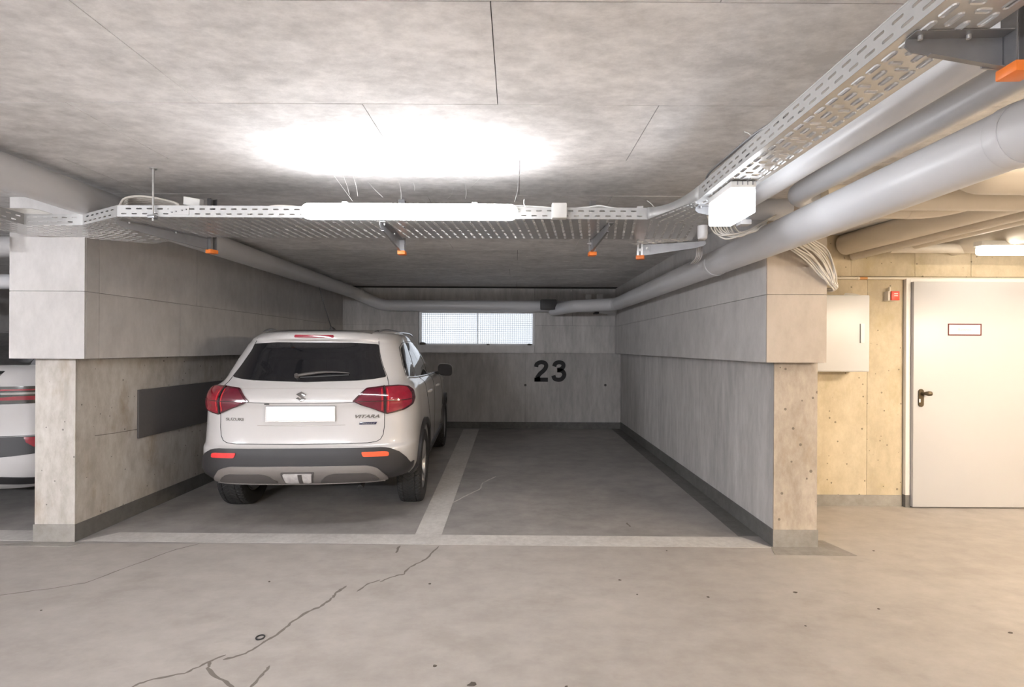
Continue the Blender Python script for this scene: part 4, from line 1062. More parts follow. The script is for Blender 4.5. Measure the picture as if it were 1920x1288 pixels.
class Car:
    """body from horizontal rings (half outline mirrored); panels are projected onto it from outside in (u, z), u being the
    distance along the outline from the middle of the tail"""
    def __init__(self, root, lv, roof_crown, nr_lo=4.3, nr_hi=4.0, nr_top=0, br=0.6, nf=2.4, bf=0.8, zb_rear=0.38, zb_side=0.26, axles=(0.80, 3.30), arch_r=0.375):
        self.root = root
        lv = np.array(lv, float)        # z, half width, rear y, front y
        NL = 90; zs = np.linspace(0, 1, NL)
        kk = np.concatenate([[0], np.cumsum(np.hypot(np.diff(lv[:, 0]), np.hypot(np.diff(lv[:, 2]), np.diff(lv[:, 1]) )) + 0.01)]); kk /= kk[-1]
        # more samples where levels are close: parametrise by table position
        Z = interp(kk, lv[:, 0], zs); Wd = interp(kk, lv[:, 1], zs); YR = interp(kk, lv[:, 2], zs); YF = interp(kk, lv[:, 3], zs)
        nR, nS = 34, 44
        def resample(P, n):
            s = np.concatenate([[0], np.cumsum(np.hypot(np.diff(P[:, 0]), np.diff(P[:, 1])))])
            q = np.linspace(0, s[-1], n); return np.stack([np.interp(q, s, P[:, 0]), np.interp(q, s, P[:, 1])], 1)
        verts = []; self.nring = nR + nS + nR - 2
        rings = []
        zt0 = Z[0]; ztb = 0.60
        for z_, w_, yr, yf in zip(Z, Wd, YR, YF):
            tt = min(1, max(0, (z_ - 0.70) / 0.40)); nr = nr_lo * (1 - tt) + nr_hi * tt
            if nr_top: t3 = min(1, max(0, (z_ - 1.44) / 0.08)); nr = nr * (1 - t3) + nr_top * t3
            L = yf - yr; b1 = min(br, L * 0.42); b2 = min(bf, L * 0.45)
            ph = np.linspace(0, PI / 2, 400)
            R = np.stack([w_ * np.sin(ph) ** (2 / nr), yr + b1 - b1 * np.cos(ph) ** (2 / nr)], 1)
            Fr = np.stack([w_ * np.sin(ph[::-1]) ** (2 / nf), yf - b2 + b2 * np.cos(ph[::-1]) ** (2 / nf)], 1)
            R = resample(R, nR); Fr = resample(Fr, nR)
            ys = np.linspace(R[-1, 1], Fr[0, 1], nS); mid = (ys[0] + ys[-1]) / 2
            Sd = np.stack([np.full(nS, w_) + 0.012 * (1 - ((ys - mid) / (ys[-1] - mid + 1e-9)) ** 2), ys], 1)
            ring = np.concatenate([R, Sd[1:-1], Fr])
            t = np.clip((ring[:, 1] - 0.30) / 0.35, 0, 1); t = t * t * (3 - 2 * t)
            tf = np.clip((ring[:, 1] - 3.3) / 0.4, 0, 1)
            zb = zb_rear * (1 - t) + zb_side * t + (0.22 - zb_side) * tf * 0
            zz = np.where(z_ < ztb, zb + (z_ - zt0) / (ztb - zt0) * (ztb - zb), z_)
            rings.append(np.column_stack([ring, np.broadcast_to(zz, len(ring))]))
        n = len(rings[0]); NLv = len(rings)
        vid = {}
        V = []; Fc = []
        def vert(p): V.append(tuple(p)); return len(V) - 1
        idR = [[vert(p) for p in r] for r in rings]
        idL = [[(idR[k][i] if abs(rings[k][i][0]) < 1e-6 else vert((-rings[k][i][0], rings[k][i][1], rings[k][i][2]))) for i in range(n)] for k in range(NLv)]
        for k in range(NLv - 1):
            for i in range(n - 1):
                Fc.append([idR[k][i], idR[k][i + 1], idR[k + 1][i + 1], idR[k + 1][i]])
                Fc.append([idL[k][i + 1], idL[k][i], idL[k + 1][i], idL[k + 1][i + 1]])
        # roof: Coons patch from the top ring
        top = rings[-1]; rear = top[:nR]; side = top[nR - 1:nR + nS - 1]; front = top[nR + nS - 2:][::-1]
        nS2 = len(side)
        ztop = Z[-1]
        G = {}
        for j in range(nS2):
            tj = j / (nS2 - 1)
            for i in range(nR):
                si = i / (nR - 1)
                if i == nR - 1: G[(j, i)] = (idR[-1][nR - 1 + j], idL[-1][nR - 1 + j]); continue
                if j == 0: G[(j, i)] = (idR[-1][i], idL[-1][i]); continue
                if j == nS2 - 1: G[(j, i)] = (idR[-1][n - 1 - i], idL[-1][n - 1 - i]); continue
                c0 = rear[0] * (1 - tj) + front[0] * tj
                P = (rear[i] * (1 - tj) + front[i] * tj) + (c0 * (1 - si) + side[j] * si) - ((rear[0] * (1 - tj) + front[0] * tj) * (1 - si) + (rear[-1] * (1 - tj) + front[-1] * tj) * si)
                x = P[0]; y = P[1]
                e = min(1.0, (1 - si) * 3.0); e2 = min(1.0, tj * 4.5, (1 - tj) * 3.5)
                e = 1 - (1 - e) ** 2; e2 = 1 - (1 - e2) ** 2
                z_ = ztop + roof_crown * e * e2
                a = vert((x, y, z_)); bb = a if i == 0 else vert((-x, y, z_))
                G[(j, i)] = (a, bb)
        for j in range(nS2 - 1):
            for i in range(nR - 1):
                a, b, c, d = G[(j, i)], G[(j, i + 1)], G[(j + 1, i + 1)], G[(j + 1, i)]
                Fc.append([a[0], b[0], c[0], d[0]]); Fc.append([b[1], a[1], d[1], c[1]])
        # underside
        nskin = len(Fc)
        r0 = rings[0]; cy0 = (r0[:, 1].min() + r0[:, 1].max()) / 2
        inR = [vert((p[0] * 0.86, cy0 + (p[1] - cy0) * 0.97, max(p[2], zb_rear) + 0.03)) for p in r0]
        inL = [(inR[i] if abs(r0[i][0]) < 1e-6 else vert((-V[inR[i]][0], V[inR[i]][1], V[inR[i]][2]))) for i in range(n)]
        for i in range(n - 1):
            Fc.append([idR[0][i + 1], idR[0][i], inR[i], inR[i + 1]]); Fc.append([idL[0][i], idL[0][i + 1], inL[i + 1], inL[i]])
            Fc.append(list(dict.fromkeys([inR[i + 1], inR[i], inL[i], inL[i + 1]])))
        self.V, self.F = V, Fc
        bm = bmesh.new(); bv = [bm.verts.new(v) for v in V]
        for f in Fc:
            try: fn_ = bm.faces.new([bv[i] for i in f])
            except ValueError: continue
        bm.faces.ensure_lookup_table()
        for fn_ in bm.faces[nskin:]: fn_.material_index = 1
        bmesh.ops.remove_doubles(bm, verts=bm.verts, dist=1e-5)
        bmesh.ops.recalc_face_normals(bm, faces=bm.faces)
        self.bvh = BVHTree.FromBMesh(bm)
        body = bm_obj('body', bm, M['car_white'], root, True); body.data.materials.append(M['well'])
        # wheel openings
        cut = bmesh.new()
        for ya in axles:
            for s in (-1, 1):
                bmesh.ops.create_cone(cut, cap_ends=True, segments=48, radius1=arch_r, radius2=arch_r, depth=0.62,
                                      matrix=Matrix.Translation((s * 0.85, ya, 0.345)) @ Matrix.Rotation(PI / 2, 4, 'Y'))
        cm = bpy.data.meshes.new('cutter'); cut.to_mesh(cm); cut.free()
        cm.materials.append(M['well'])
        cobj = bpy.data.objects.new('cutter', cm); C.objects.link(cobj)
        md = body.modifiers.new('arch', 'BOOLEAN'); md.operation = 'DIFFERENCE'; md.object = cobj; md.solver = 'EXACT'
        md.material_mode = 'TRANSFER'
        dg = bpy.context.evaluated_depsgraph_get()
        me = bpy.data.meshes.new_from_object(body.evaluated_get(dg))
        body.modifiers.clear(); old = body.data; body.data = me; bpy.data.meshes.remove(old)
        bpy.data.objects.remove(cobj, do_unlink=True); bpy.data.meshes.remove(cm)
        me.polygons.foreach_set('use_smooth', [True] * len(me.polygons)); me.set_sharp_from_angle(angle=math.radians(38))
        body.name = 'body'; self.body = body
    # projection -------------------------------------------------
    CX, CY, RR = 0.50, 0.45, 0.40
    def cast(self, u, z):
        s = 1 if u >= 0 else -1; a = abs(u); cx, cy, R = self.CX, self.CY, self.RR
        if a <= cx: o, d = Vector((a, -1, z)), Vector((0, 1, 0))
        elif a <= cx + R * PI / 2:
            ph = (a - cx) / R; o = Vector((cx + 2 * math.sin(ph), cy - 2 * math.cos(ph), z)); d = Vector((-math.sin(ph), math.cos(ph), 0))
        else: o, d = Vector((2.2, cy + a - cx - R * PI / 2, z)), Vector((-1, 0, 0))
        o.x *= s; d.x *= s
        hit, nrm, _, _ = self.bvh.ray_cast(o, d)
        if hit is None: return None, None
        if nrm.dot(d) > 0: nrm = -nrm
        return hit, nrm
    def us(self, y): return self.CX + self.RR * PI / 2 + (y - self.CY)     # u of a point on the flank at station y
    def patch(self, name, poly, off, mat, parent=None, step=0.03, depth=0.012, corner=0.0, tri_off=None):
        """a panel of the given outline lying proud of the body by off"""
        if corner: poly = [(p.x, p.y) for p in round_poly(poly, corner)]
        B = []
        n = len(poly)
        for i in range(n):
            a, b = Vector(poly[i]), Vector(poly[(i + 1) % n]); k = max(1, int((b - a).length / step))
            B += [a.lerp(b, j / k) for j in range(k)]
        nb = len(B); edges = [(i, (i + 1) % nb) for i in range(nb)]
        xs = [p.x for p in B]; ys = [p.y for p in B]
        pts = list(B)
        gx = np.arange(min(xs) + step * 0.5, max(xs), step); gy = np.arange(min(ys) + step * 0.5, max(ys), step)
        for x in gx:
            for y in gy:
                if inside(x, y, B) and min((Vector((x, y)) - p).length for p in B) > step * 0.45: pts.append(Vector((x, y)))
        v2, e2, f2, *_ = delaunay_2d_cdt(pts, edges, [], 1, 1e-6)
        P3, N3 = [], []
        for p in v2:
            h, nn = self.cast(p.x, p.y)
            dz = 0.0
            while h is None and dz < 0.3:
                dz += 0.008; h, nn = self.cast(p.x, p.y + dz)
                if h is None: h, nn = self.cast(p.x, p.y - dz)
            P3.append(h); N3.append(nn)
        # smoothed normals
        V = [p + nn * off for p, nn in zip(P3, N3)]; Fc = [list(f) for f in f2]
        cnt = {}
        for f in Fc:
            for i in range(len(f)):
                k = (f[i], f[(i + 1) % len(f)]); cnt[k] = 1
        bnd = [k for k in cnt if (k[1], k[0]) not in cnt]
        m = {}
        for a, b in bnd:
            for i in (a, b):
                if i not in m:
                    m[i] = len(V); V.append(P3[i] + N3[i] * (off - depth))
        for a, b in bnd: Fc.append([b, a, m[a], m[b]])
        o = mesh_obj(name, V, Fc, mat, parent or self.root)
        recalc(o); autosmooth(o, 32)
        return o
    def line(self, name, path, wd, off, mat, parent=None, step=0.02, r=None):
        """thin strip along a (u, z) path"""
        pts = []
        for i in range(len(path) - 1):
            a, b = Vector(path[i]), Vector(path[i + 1]); k = max(1, int((b - a).length / step))
            pts += [a.lerp(b, j / k) for j in range(k)]
        pts.append(Vector(path[-1]))
        P = []
        for p in pts:
            h, nn = self.cast(p.x, p.y)
            if h is not None: P.append(h + nn * off)
        return tube(name, P, wd, mat, parent or self.root, 6)
    def at(self, u, z, off=0.0):
        h, nn = self.cast(u, z); return h + nn * off, nn
def inside(x, y, B):
    c = False; j = len(B) - 1
    for i in range(len(B)):
        if (B[i].y > y) != (B[j].y > y) and x < (B[j].x - B[i].x) * (y - B[i].y) / (B[j].y - B[i].y) + B[i].x: c = not c
        j = i
    return c
def round_poly(poly, r, n=4):
    out = []; m = len(poly)
    for i in range(m):
        a, b, c = Vector(poly[i - 1]), Vector(poly[i]), Vector(poly[(i + 1) % m])
        d1, d2 = a - b, c - b; l = min(r, d1.length * 0.45, d2.length * 0.45)
        p1, p2 = b + d1.normalized() * l, b + d2.normalized() * l
        for k in range(n + 1):
            t = k / n; out.append(p1 * (1 - t) ** 2 + b * 2 * t * (1 - t) + p2 * t * t)
    return out
def mirror(poly): return [(-a, b) for a, b in poly][::-1]

# ------------------------------------------------------------------ wheels
def tyre_mesh(R=0.338, Wt=0.212):
    prof = []
    hw = Wt / 2
    for t in np.linspace(-1, 1, 29):
        x = t * hw * 0.86; prof.append((x, R - 0.010 * abs(t) ** 4))
    sw = [(hw * 0.93, R - 0.020), (hw * 1.0, R - 0.045), (hw * 1.02, R - 0.075), (hw * 0.97, R - 0.105), (hw * 0.86, R - 0.122)]
    full = [(-a, b) for a, b in sw[::-1]] + prof + sw
    NA = 420; n = len(full); V = np.zeros((NA * n, 3)); Fc = []
    for k in range(NA):
        th = 2 * PI * k / NA
        for i, (x, r) in enumerate(full):
            if len(sw) <= i < len(sw) + len(prof):
                t = x / (hw * 0.86); ph = (k / NA * 60 + abs(t) ** 0.8 * 1.9) % 1.0
                ph2 = (k / NA * 60 + 0.5 + abs(t) ** 0.8 * 1.9) % 1.0
                if ph < 0.19: r -= 0.007
                elif abs(abs(t) - 0.55) < 0.035: r -= 0.008
                elif ph2 < 0.12 : r -= 0.0025
            V[k * n + i] = (x, r * math.cos(th), r * math.sin(th))
        k2 = (k + 1) % NA
        for i in range(n - 1): Fc.append([k * n + i, k * n + i + 1, k2 * n + i + 1, k2 * n + i])
    me = bpy.data.meshes.new('tyre'); me.from_pydata(V.tolist(), [], Fc); me.update()
    me.polygons.foreach_set('use_smooth', [True] * len(me.polygons)); me.set_sharp_from_angle(angle=math.radians(30))
    me.materials.append(M['tyre']); return me
def lathe_mesh(name, prof, mat, NA=48):
    V, Fc = [], []; n = len(prof)
    for k in range(NA):
        th = 2 * PI * k / NA
        V += [(x, r * math.cos(th), r * math.sin(th)) for x, r in prof]
        k2 = (k + 1) % NA
        for i in range(n - 1): Fc.append([k * n + i, k * n + i + 1, k2 * n + i + 1, k2 * n + i])
    me = bpy.data.meshes.new(name); me.from_pydata(V, [], Fc); me.update()
    bm = bmesh.new(); bm.from_mesh(me); bmesh.ops.remove_doubles(bm, verts=bm.verts, dist=1e-6); bmesh.ops.recalc_face_normals(bm, faces=bm.faces); bm.to_mesh(me); bm.free()
    me.polygons.foreach_set('use_smooth', [True] * len(me.polygons)); me.set_sharp_from_angle(angle=math.radians(35))
    me.materials.append(mat); return me
TY = tyre_mesh()
RIMB = lathe_mesh('rim', [(-0.085, 0.218), (-0.085, 0.205), (-0.03, 0.195), (0.07, 0.200), (0.088, 0.212), (0.092, 0.220), (0.086, 0.224)], M['rim'])
HUB = lathe_mesh('hub', [(-0.05, 0.15), (0.0, 0.15), (0.0, 0.075), (0.058, 0.06), (0.066, 0.03), (0.066, 0.0)], M['rim'])
DISC = lathe_mesh('brake_disc', [(-0.02, 0.20), (-0.02, 0.03), (-0.09, 0.03), (-0.09, 0.20), (-0.02, 0.20)], M['galv_dk'])
def spoke_mesh():
    bm = bmesh.new()
    pts = [(0.045, 0.05), (0.045, 0.20), (0.085, 0.205), (0.066, 0.05)]
    for s, wd in ((-1, 0.013), (1, 0.013)):
        vs = [bm.verts.new((x, r, s * 0.020 + o * wd * 0.5)) for o in (-1, 1) for x, r in pts]
        bm.faces.new(vs[:4][::-1]); bm.faces.new(vs[4:])
        for i in range(4): bm.faces.new([vs[i], vs[(i + 1) % 4], vs[4 + (i + 1) % 4], vs[4 + i]])
    bmesh.ops.recalc_face_normals(bm, faces=bm.faces)
    me = bpy.data.meshes.new('spoke'); bm.to_mesh(me); bm.free(); me.materials.append(M['rim']); return me
SPK = spoke_mesh()
def wheel(root, x, y, side):
    r = bpy.data.objects.new('wheel', RIMB); r.location = (x, y, 0.336); link(r, root)
    if side < 0: r.rotation_euler = (0, 0, PI)
    for nm, me in (('tyre', TY), ('hub', HUB), ('brake_disc', DISC)):
        link(bpy.data.objects.new(nm, me), r)
    for k in range(5):
        s = bpy.data.objects.new('spoke', SPK); s.rotation_euler = (2 * PI * k / 5 + 0.3, 0, 0); link(s, r)
    return r

# ------------------------------------------------------------------ the white car in the bay
car = empty('suv_car', (-1.638, 3.72, 0.0), math.radians(3.8))
tag(car, 'white compact SUV parked nose-in in the left bay, seen from behind', 'car')
LV = [  # z, half width, rear y, front y
    (0.30, 0.775, 0.075, 4.02), (0.36, 0.815, 0.020, 4.10), (0.43, 0.835, 0.000, 4.14), (0.55, 0.842, 0.004, 4.165), (0.635, 0.845, 0.012, 4.17),
    (0.66, 0.845, 0.038, 4.165), (0.74, 0.846, 0.052, 4.155), (0.85, 0.845, 0.056, 4.12), (0.95, 0.840, 0.050, 4.05), (0.985, 0.838, 0.040, 3.95),
    (1.03, 0.833, 0.048, 3.60), (1.075, 0.822, 0.074, 3.15), (1.105, 0.800, 0.100, 3.00), (1.125, 0.775, 0.122, 2.93), (1.15, 0.757, 0.150, 2.86), (1.22, 0.737, 0.205, 2.68),
    (1.32, 0.706, 0.275, 2.42), (1.42, 0.667, 0.340, 2.16), (1.460, 0.650, 0.352, 2.03), (1.485, 0.640, 0.330, 1.96), (1.515, 0.626, 0.328, 1.90), (1.535, 0.604, 0.350, 1.85), (1.548, 0.570, 0.390, 1.80)]
K = Car(car, LV, 0.022, nr_top=2.5)
US = K.us
# rear window, spoiler lamp
glass = K.patch('rear_window', [(-0.578, 1.436), (-0.30, 1.455), (0.30, 1.455), (0.578, 1.436), (0.642, 1.30), (0.694, 1.177), (0.40, 1.152), (0, 1.140), (-0.40, 1.152), (-0.694, 1.177), (-0.642, 1.30)], 0.004, M['tint'], corner=0.022)
K.patch('brake_light', [(-0.155, 1.495), (0.155, 1.495), (0.160, 1.503), (0.155, 1.517), (-0.155, 1.517), (-0.160, 1.503)], 0.004, M['lens'], corner=0.006, step=0.02)
# wiper
wv = []
for t in np.linspace(0, 1, 12):
    u = -0.075 + 0.40 * t; zz = 1.182 + 0.020 * math.sin(t * PI * 0.9) + 0.012 * t
    wv.append(K.at(u, zz, 0.016)[0])
wip = tube('rear_wiper', wv, [0.012, 0.013, 0.013, 0.012, 0.011, 0.010, 0.009, 0.008, 0.007, 0.006, 0.005, 0.003], M['silver_dk'], car, 8)
tube('wiper_blade', [K.at(-0.05 + 0.37 * t, 1.172 + 0.020 * t, 0.008)[0] for t in np.linspace(0, 1, 12)], 0.005, M['blackplastic'], wip, 6)
tube('wiper_pivot', [K.at(-0.078, 1.182, 0.004)[0], K.at(-0.078, 1.182, 0.03)[0]], [0.020, 0.015], M['silver_dk'], wip, 12)
# tail lights
TL = [(0.385, 0.998), (0.478, 1.094), (0.62, 1.106), (0.80, 1.108), (0.93, 1.095), (0.985, 1.065), (0.985, 1.000), (0.93, 0.955), (0.80, 0.917), (0.650, 0.893)]
for sgn in (1, -1):
    def q(p): return p if sgn == 1 else mirror(p)
    rimp = K.patch('tail_light', q(TL), 0.010, M['lens_rim'], corner=0.012, step=0.025, depth=0.03)
    li = K.patch('inner_lens', q([(0.405, 0.999), (0.486, 1.082), (0.622, 1.092), (0.626, 0.910)]), 0.015, M['lens_dark'], rimp, corner=0.008, step=0.02)
    lo = K.patch('outer_lens', q([(0.645, 1.094), (0.80, 1.096), (0.88, 1.088), (0.905, 1.04), (0.89, 0.968), (0.80, 0.932), (0.655, 0.905), (0.645, 0.912)]), 0.016, M['lens'], rimp, corner=0.010, step=0.02)
    for u0, u1 in ((0.607, 0.613), (0.656, 0.662)):
        K.patch('light_guide', q([(u0, 0.925), (u1, 0.925), (u1, 1.08), (u0, 1.08)]), 0.018, M['lens_bar'], rimp, step=0.02)
    K.patch('lens_divider', q([(0.43, 0.993), (0.90, 0.995), (0.90, 1.001), (0.43, 0.999)]), 0.0185, M['lens_rim'], rimp, step=0.03)
    K.patch('lens_gap', q([(0.629, 0.902), (0.640, 0.902), (0.640, 1.104), (0.629, 1.104)]), 0.0175, M['car_black'], rimp, step=0.03)
# tailgate shut lines
for sgn in (1, -1):
    def q(p): return p if sgn == 1 else [(-a, b) for a, b in p]
    K.line('shut_line', q([(0.634, 0.905), (0.632, 0.80), (0.622, 0.735), (0.600, 0.700), (0.565, 0.683), (0.50, 0.676), (0.0, 0.670)]), 0.0024, 0.0005, M['well'])
    K.line('shut_line', q([(0.706, 1.177), (0.702, 1.14), (0.690, 1.108)]), 0.0024, 0.0005, M['well'])
    K.line('shut_line', q([(0.708, 1.18), (0.668, 1.28), (0.606, 1.43), (0.590, 1.465), (0.56, 1.49)]), 0.0024, 0.0005, M['well'])
K.line('crease_shade', [(-0.46, 1.092), (0, 1.098), (0.46, 1.092)], 0.0016, 0.0006, M['car_shaded'])  # darker strip paints the shade of the crease
K.line('recess_edge_shade', [(-0.40, 0.992), (-0.2, 0.985), (0.2, 0.985), (0.40, 0.992)], 0.0026, -0.0004, M['silver_dk'])  # dark strip drawn for the shade along a soft recess edge
K.line('tailgate_crease_shade', [(-0.33, 0.815), (0, 0.810), (0.33, 0.815)], 0.0018, 0.0003, M['car_shaded'])  # crease shade painted as a darker strip
# bumper
BM = [(0.60, 0.640), (0.67, 0.632), (0.735, 0.600), (0.80, 0.545), (0.845, 0.500), (0.875, 0.485), (0.925, 0.490), (0.935, 0.405), (0.80, 0.398), (0.60, 0.388)]
bum = K.patch('bumper', BM + [(0.0, 0.384)] + [(-a, b) for a, b in BM[::-1]] , 0.012, M['cladding'], step=0.035, depth=0.03)
K.patch('skid_plate', [(-0.50, 0.515), (0.50, 0.515), (0.57, 0.495), (0.635, 0.435), (0.67, 0.400), (0.40, 0.392), (0.0, 0.384), (-0.40, 0.392), (-0.67, 0.400), (-0.635, 0.435), (-0.57, 0.495)], 0.026, M['silver'], bum, corner=0.02, step=0.03, depth=0.03)
for sgn in (1, -1):
    pr_ = [(0.15, 0.402), (0.60, 0.410), (0.55, 0.452), (0.51, 0.466), (0.27, 0.466), (0.21, 0.452)]
    K.patch('skid_shade', pr_ if sgn == 1 else mirror(pr_), 0.0315, M['silver_dk'], bum, corner=0.02, step=0.03, depth=0.01)  # patch stands proud; its dark colour paints the recessed panel's shade
K.line('skid_lip', [(-0.64, 0.400), (-0.40, 0.3935), (-0.15, 0.386), (0.15, 0.386), (0.40, 0.3935), (0.64, 0.400)], 0.0044, 0.028, M['silver'], bum)
fog = K.patch('reverse_lamp_rim', [(-0.125, 0.474), (0.125, 0.474), (0.105, 0.400), (-0.105, 0.400)], 0.030, M['silver_dk'], bum, corner=0.012, step=0.02)
rv = K.patch('reverse_lamp', [(-0.108, 0.468), (0.108, 0.468), (0.094, 0.407), (-0.094, 0.407)], 0.036, M['clearlens'], corner=0.010, step=0.02, depth=0.02)
K.patch('lamp_divider', [(0.005, 0.466), (0.034, 0.466), (0.034, 0.409), (0.005, 0.409)], 0.041, M['silver_dk'], rv, step=0.02)
for sgn in (1, -1):
    p_ = [(0.462, 0.614), (0.625, 0.612), (0.655, 0.606), (0.655, 0.575), (0.475, 0.577)]
    o = K.patch('reflector', p_ if sgn == 1 else mirror(p_), 0.016, M['reflector_or' if sgn == 1 else 'reflector'], corner=0.012, step=0.02)
    if sgn == 1: o['label'] = 'bright orange-red reflector'
# flank: arches, sills, windows, shut lines, handles
for sgn in (1, -1):
    def q(p): return p if sgn == 1 else mirror(p)
    def ql(p): return p if sgn == 1 else [(-a, b) for a, b in p]
    for ya in (0.80, 3.30):
        ro, ri = 0.425, 0.372
        arc = [(US(ya) + r * math.cos(a), 0.345 + r * math.sin(a)) for r, rng_ in ((ro, np.linspace(-0.18, PI + 0.18, 30)), (ri, np.linspace(PI + 0.18, -0.18, 30))) for a in rng_]
        K.patch('arch_trim', q(arc), 0.024, M['cladding'], step=0.035, depth=0.04)
    K.patch('sill_trim', q([(US(1.23), 0.275), (US(2.87), 0.275), (US(2.87), 0.40), (US(2.7), 0.415), (US(1.4), 0.415), (US(1.23), 0.40)]), 0.016, M['cladding'], step=0.05, depth=0.03)
    # side windows
    K.patch('side_window', q([(US(0.46), 1.172), (US(0.80), 1.150), (US(0.86), 1.30), (US(0.92), 1.455), (US(0.72), 1.440), (US(0.60), 1.405), (US(0.50), 1.28)]), 0.004, M['sideglass'], corner=0.03, step=0.035)
    K.patch('side_window', q([(US(0.83), 1.149), (US(1.62), 1.128), (US(1.60), 1.470), (US(0.95), 1.460), (US(0.89), 1.30)]), 0.004, M['sideglass'], corner=0.02, step=0.04)
    K.patch('side_window', q([(US(1.68), 1.126), (US(2.52), 1.116), (US(2.15), 1.33), (US(1.90), 1.455), (US(1.66), 1.470)]), 0.004, M['sideglass'], corner=0.02, step=0.04)
    K.line('belt_trim', ql([(US(0.46), 1.158), (US(0.83), 1.139), (US(1.65), 1.117), (US(2.50), 1.106)]), 0.0055, 0.004, M['chrome'])
    K.line('window_seal', ql([(US(0.44), 1.175), (US(0.49), 1.29), (US(0.59), 1.418), (US(0.72), 1.455), (US(0.95), 1.472), (US(1.62), 1.482)]), 0.0024, 0.002, M['well'])
    K.line('door_line', ql([(US(0.98), 1.135), (US(1.02), 1.02), (US(1.13), 0.86), (US(1.25), 0.72), (US(1.34), 0.58), (US(1.38), 0.42)]), 0.0024, 0.0005, M['well'])
    K.line('door_line', ql([(US(1.66), 1.12), (US(1.70), 0.90), (US(1.70), 0.42)]), 0.0024, 0.0005, M['well'])
    K.line('door_line', ql([(US(2.62), 1.10), (US(2.75), 0.85), (US(2.72), 0.42)]), 0.0024, 0.0005, M['well'])
    for yh in (1.08, 1.86):
        pts = []
        for t in np.linspace(0, 1, 9):
            h, nn = K.at(sgn * US(yh + 0.17 * t), 0.985, 0.012 + 0.016 * math.sin(PI * t)); pts.append(h)
        tube('door_handle', pts, [0.011, 0.014, 0.015, 0.015, 0.015, 0.015, 0.015, 0.014, 0.011], M['car_white'], car, 10)
    # roof rail
    pts = []
    for i, yy in enumerate(np.linspace(0.50, 2.02, 26)):
        t = i / 25; e = min(1, t * 5.0, (1 - t) * 4); e = 1 - (1 - e) ** 2; fl = min(1, t * 2.2); fl = fl * fl * (3 - 2 * fl)
        pts.append((sgn * (0.485 + 0.085 * fl), yy, 1.545 + 0.012 * min(1, t * 2) - 0.022 * fl + 0.032 * e))
    tube('roof_rail', pts, [0.002, 0.008] + [0.0115] * 22 + [0.008, 0.002], M['chrome'], car, 10)
    # mirror
    mr_ = bmesh.new(); bmesh.ops.create_uvsphere(mr_, u_segments=24, v_segments=14, radius=1.0)
    for v in mr_.verts:
        x, y, z = v.co
        y2 = y if y > 0 else y * 0.35
        sq = lambda a: math.copysign(abs(a) ** 0.62, a)
        v.co = Vector((sq(x) * 0.090, y2 * 0.10, sq(z) * 0.074 - 0.010 * x * sgn))
    mo = bm_obj('side_mirror', mr_, M['blackplastic'], car, True, (sgn * 0.925, 2.33, 1.142))
    mg = bmesh.new(); bmesh.ops.create_circle(mg, cap_ends=True, segments=24, radius=1.0)
    for v in mg.verts: v.co = Vector((math.copysign(abs(v.co.x) ** 0.6, v.co.x) * 0.080, 0, math.copysign(abs(v.co.y) ** 0.6, v.co.y) * 0.062 - 0.010 * v.co.x * sgn))
    bm_obj('mirror_glass', mg, M['mirrorglass'], mo, False, (0, -0.0365, 0.0))
    cp = bmesh.new(); bmesh.ops.create_uvsphere(cp, u_segments=24, v_segments=14, radius=1.0)
    for v in cp.verts: v.co = Vector((math.copysign(abs(v.co.x) ** 0.62, v.co.x) * 0.093, max(v.co.y, -0.02) * 0.104 + 0.004, math.copysign(abs(max(v.co.z, -0.1)) ** 0.62, v.co.z) * 0.077 - 0.010 * v.co.x * sgn))
    bm_obj('mirror_cap', cp, M['car_white'], mo, True)
    tube('mirror_arm', [(-sgn * 0.07, 0.02, -0.035), (-sgn * 0.17, 0.04, -0.05)], 0.018, M['blackplastic'], mo, 8)
# windshield (seen only from elsewhere)
def front_quad(name, rows, mat):
    V, Fc = [], []; n = 14
    for x0, z_ in rows:
        for i in range(n + 1):
            x = -x0 + 2 * x0 * i / n
            h, nn, _, _ = K.bvh.ray_cast(Vector((x, 6, z_)), Vector((0, -1, 0)))
            if nn.y < 0: nn = -nn
            V.append(h + nn * 0.004)
    m = n + 1
    for r in range(len(rows) - 1):
        for i in range(n): Fc.append([r * m + i, r * m + i + 1, (r + 1) * m + i + 1, (r + 1) * m + i])
    o = mesh_obj(name, V, Fc, mat, car, True); recalc(o); return o
front_quad('windshield', [(0.62, 1.13), (0.60, 1.2), (0.57, 1.28), (0.54, 1.36), (0.51, 1.44), (0.49, 1.49)], M['sideglass'])
front_quad('grille', [(0.50, 0.62), (0.52, 0.68), (0.53, 0.76), (0.52, 0.82)], M['cladding'])
for s in (-1, 1):
    V = []
    for zz in (0.74, 0.80, 0.86):
        for xx in (0.56, 0.64, 0.72):
            h, nn, _, _ = K.bvh.ray_cast(Vector((s * xx, 6, zz)), Vector((0, -1, 0)))
            if nn.y < 0: nn = -nn
            V.append(h + nn * 0.006)
    recalc(mesh_obj('headlight', V, [[0, 1, 4, 3], [1, 2, 5, 4], [3, 4, 7, 6], [4, 5, 8, 7]], M['clearlens'], car, True))
# white roof between the rails, its dark reflection painted in as a tint
V, Fc = [], []
xs = np.linspace(-0.44, 0.44, 16); ys = np.linspace(0.46, 1.72, 18)
for yy in ys:
    for xx in xs:
        h, nn, _, _ = K.bvh.ray_cast(Vector((xx, yy, 2.2)), Vector((0, 0, -1))); V.append(h + Vector((0, 0, 0.004)))
for j in range(17):
    for i in range(15): Fc.append([j * 16 + i, j * 16 + i + 1, (j + 1) * 16 + i + 1, (j + 1) * 16 + i])
recalc(mesh_obj('roof_reflection', V, Fc, M['car_shaded'], car, True))
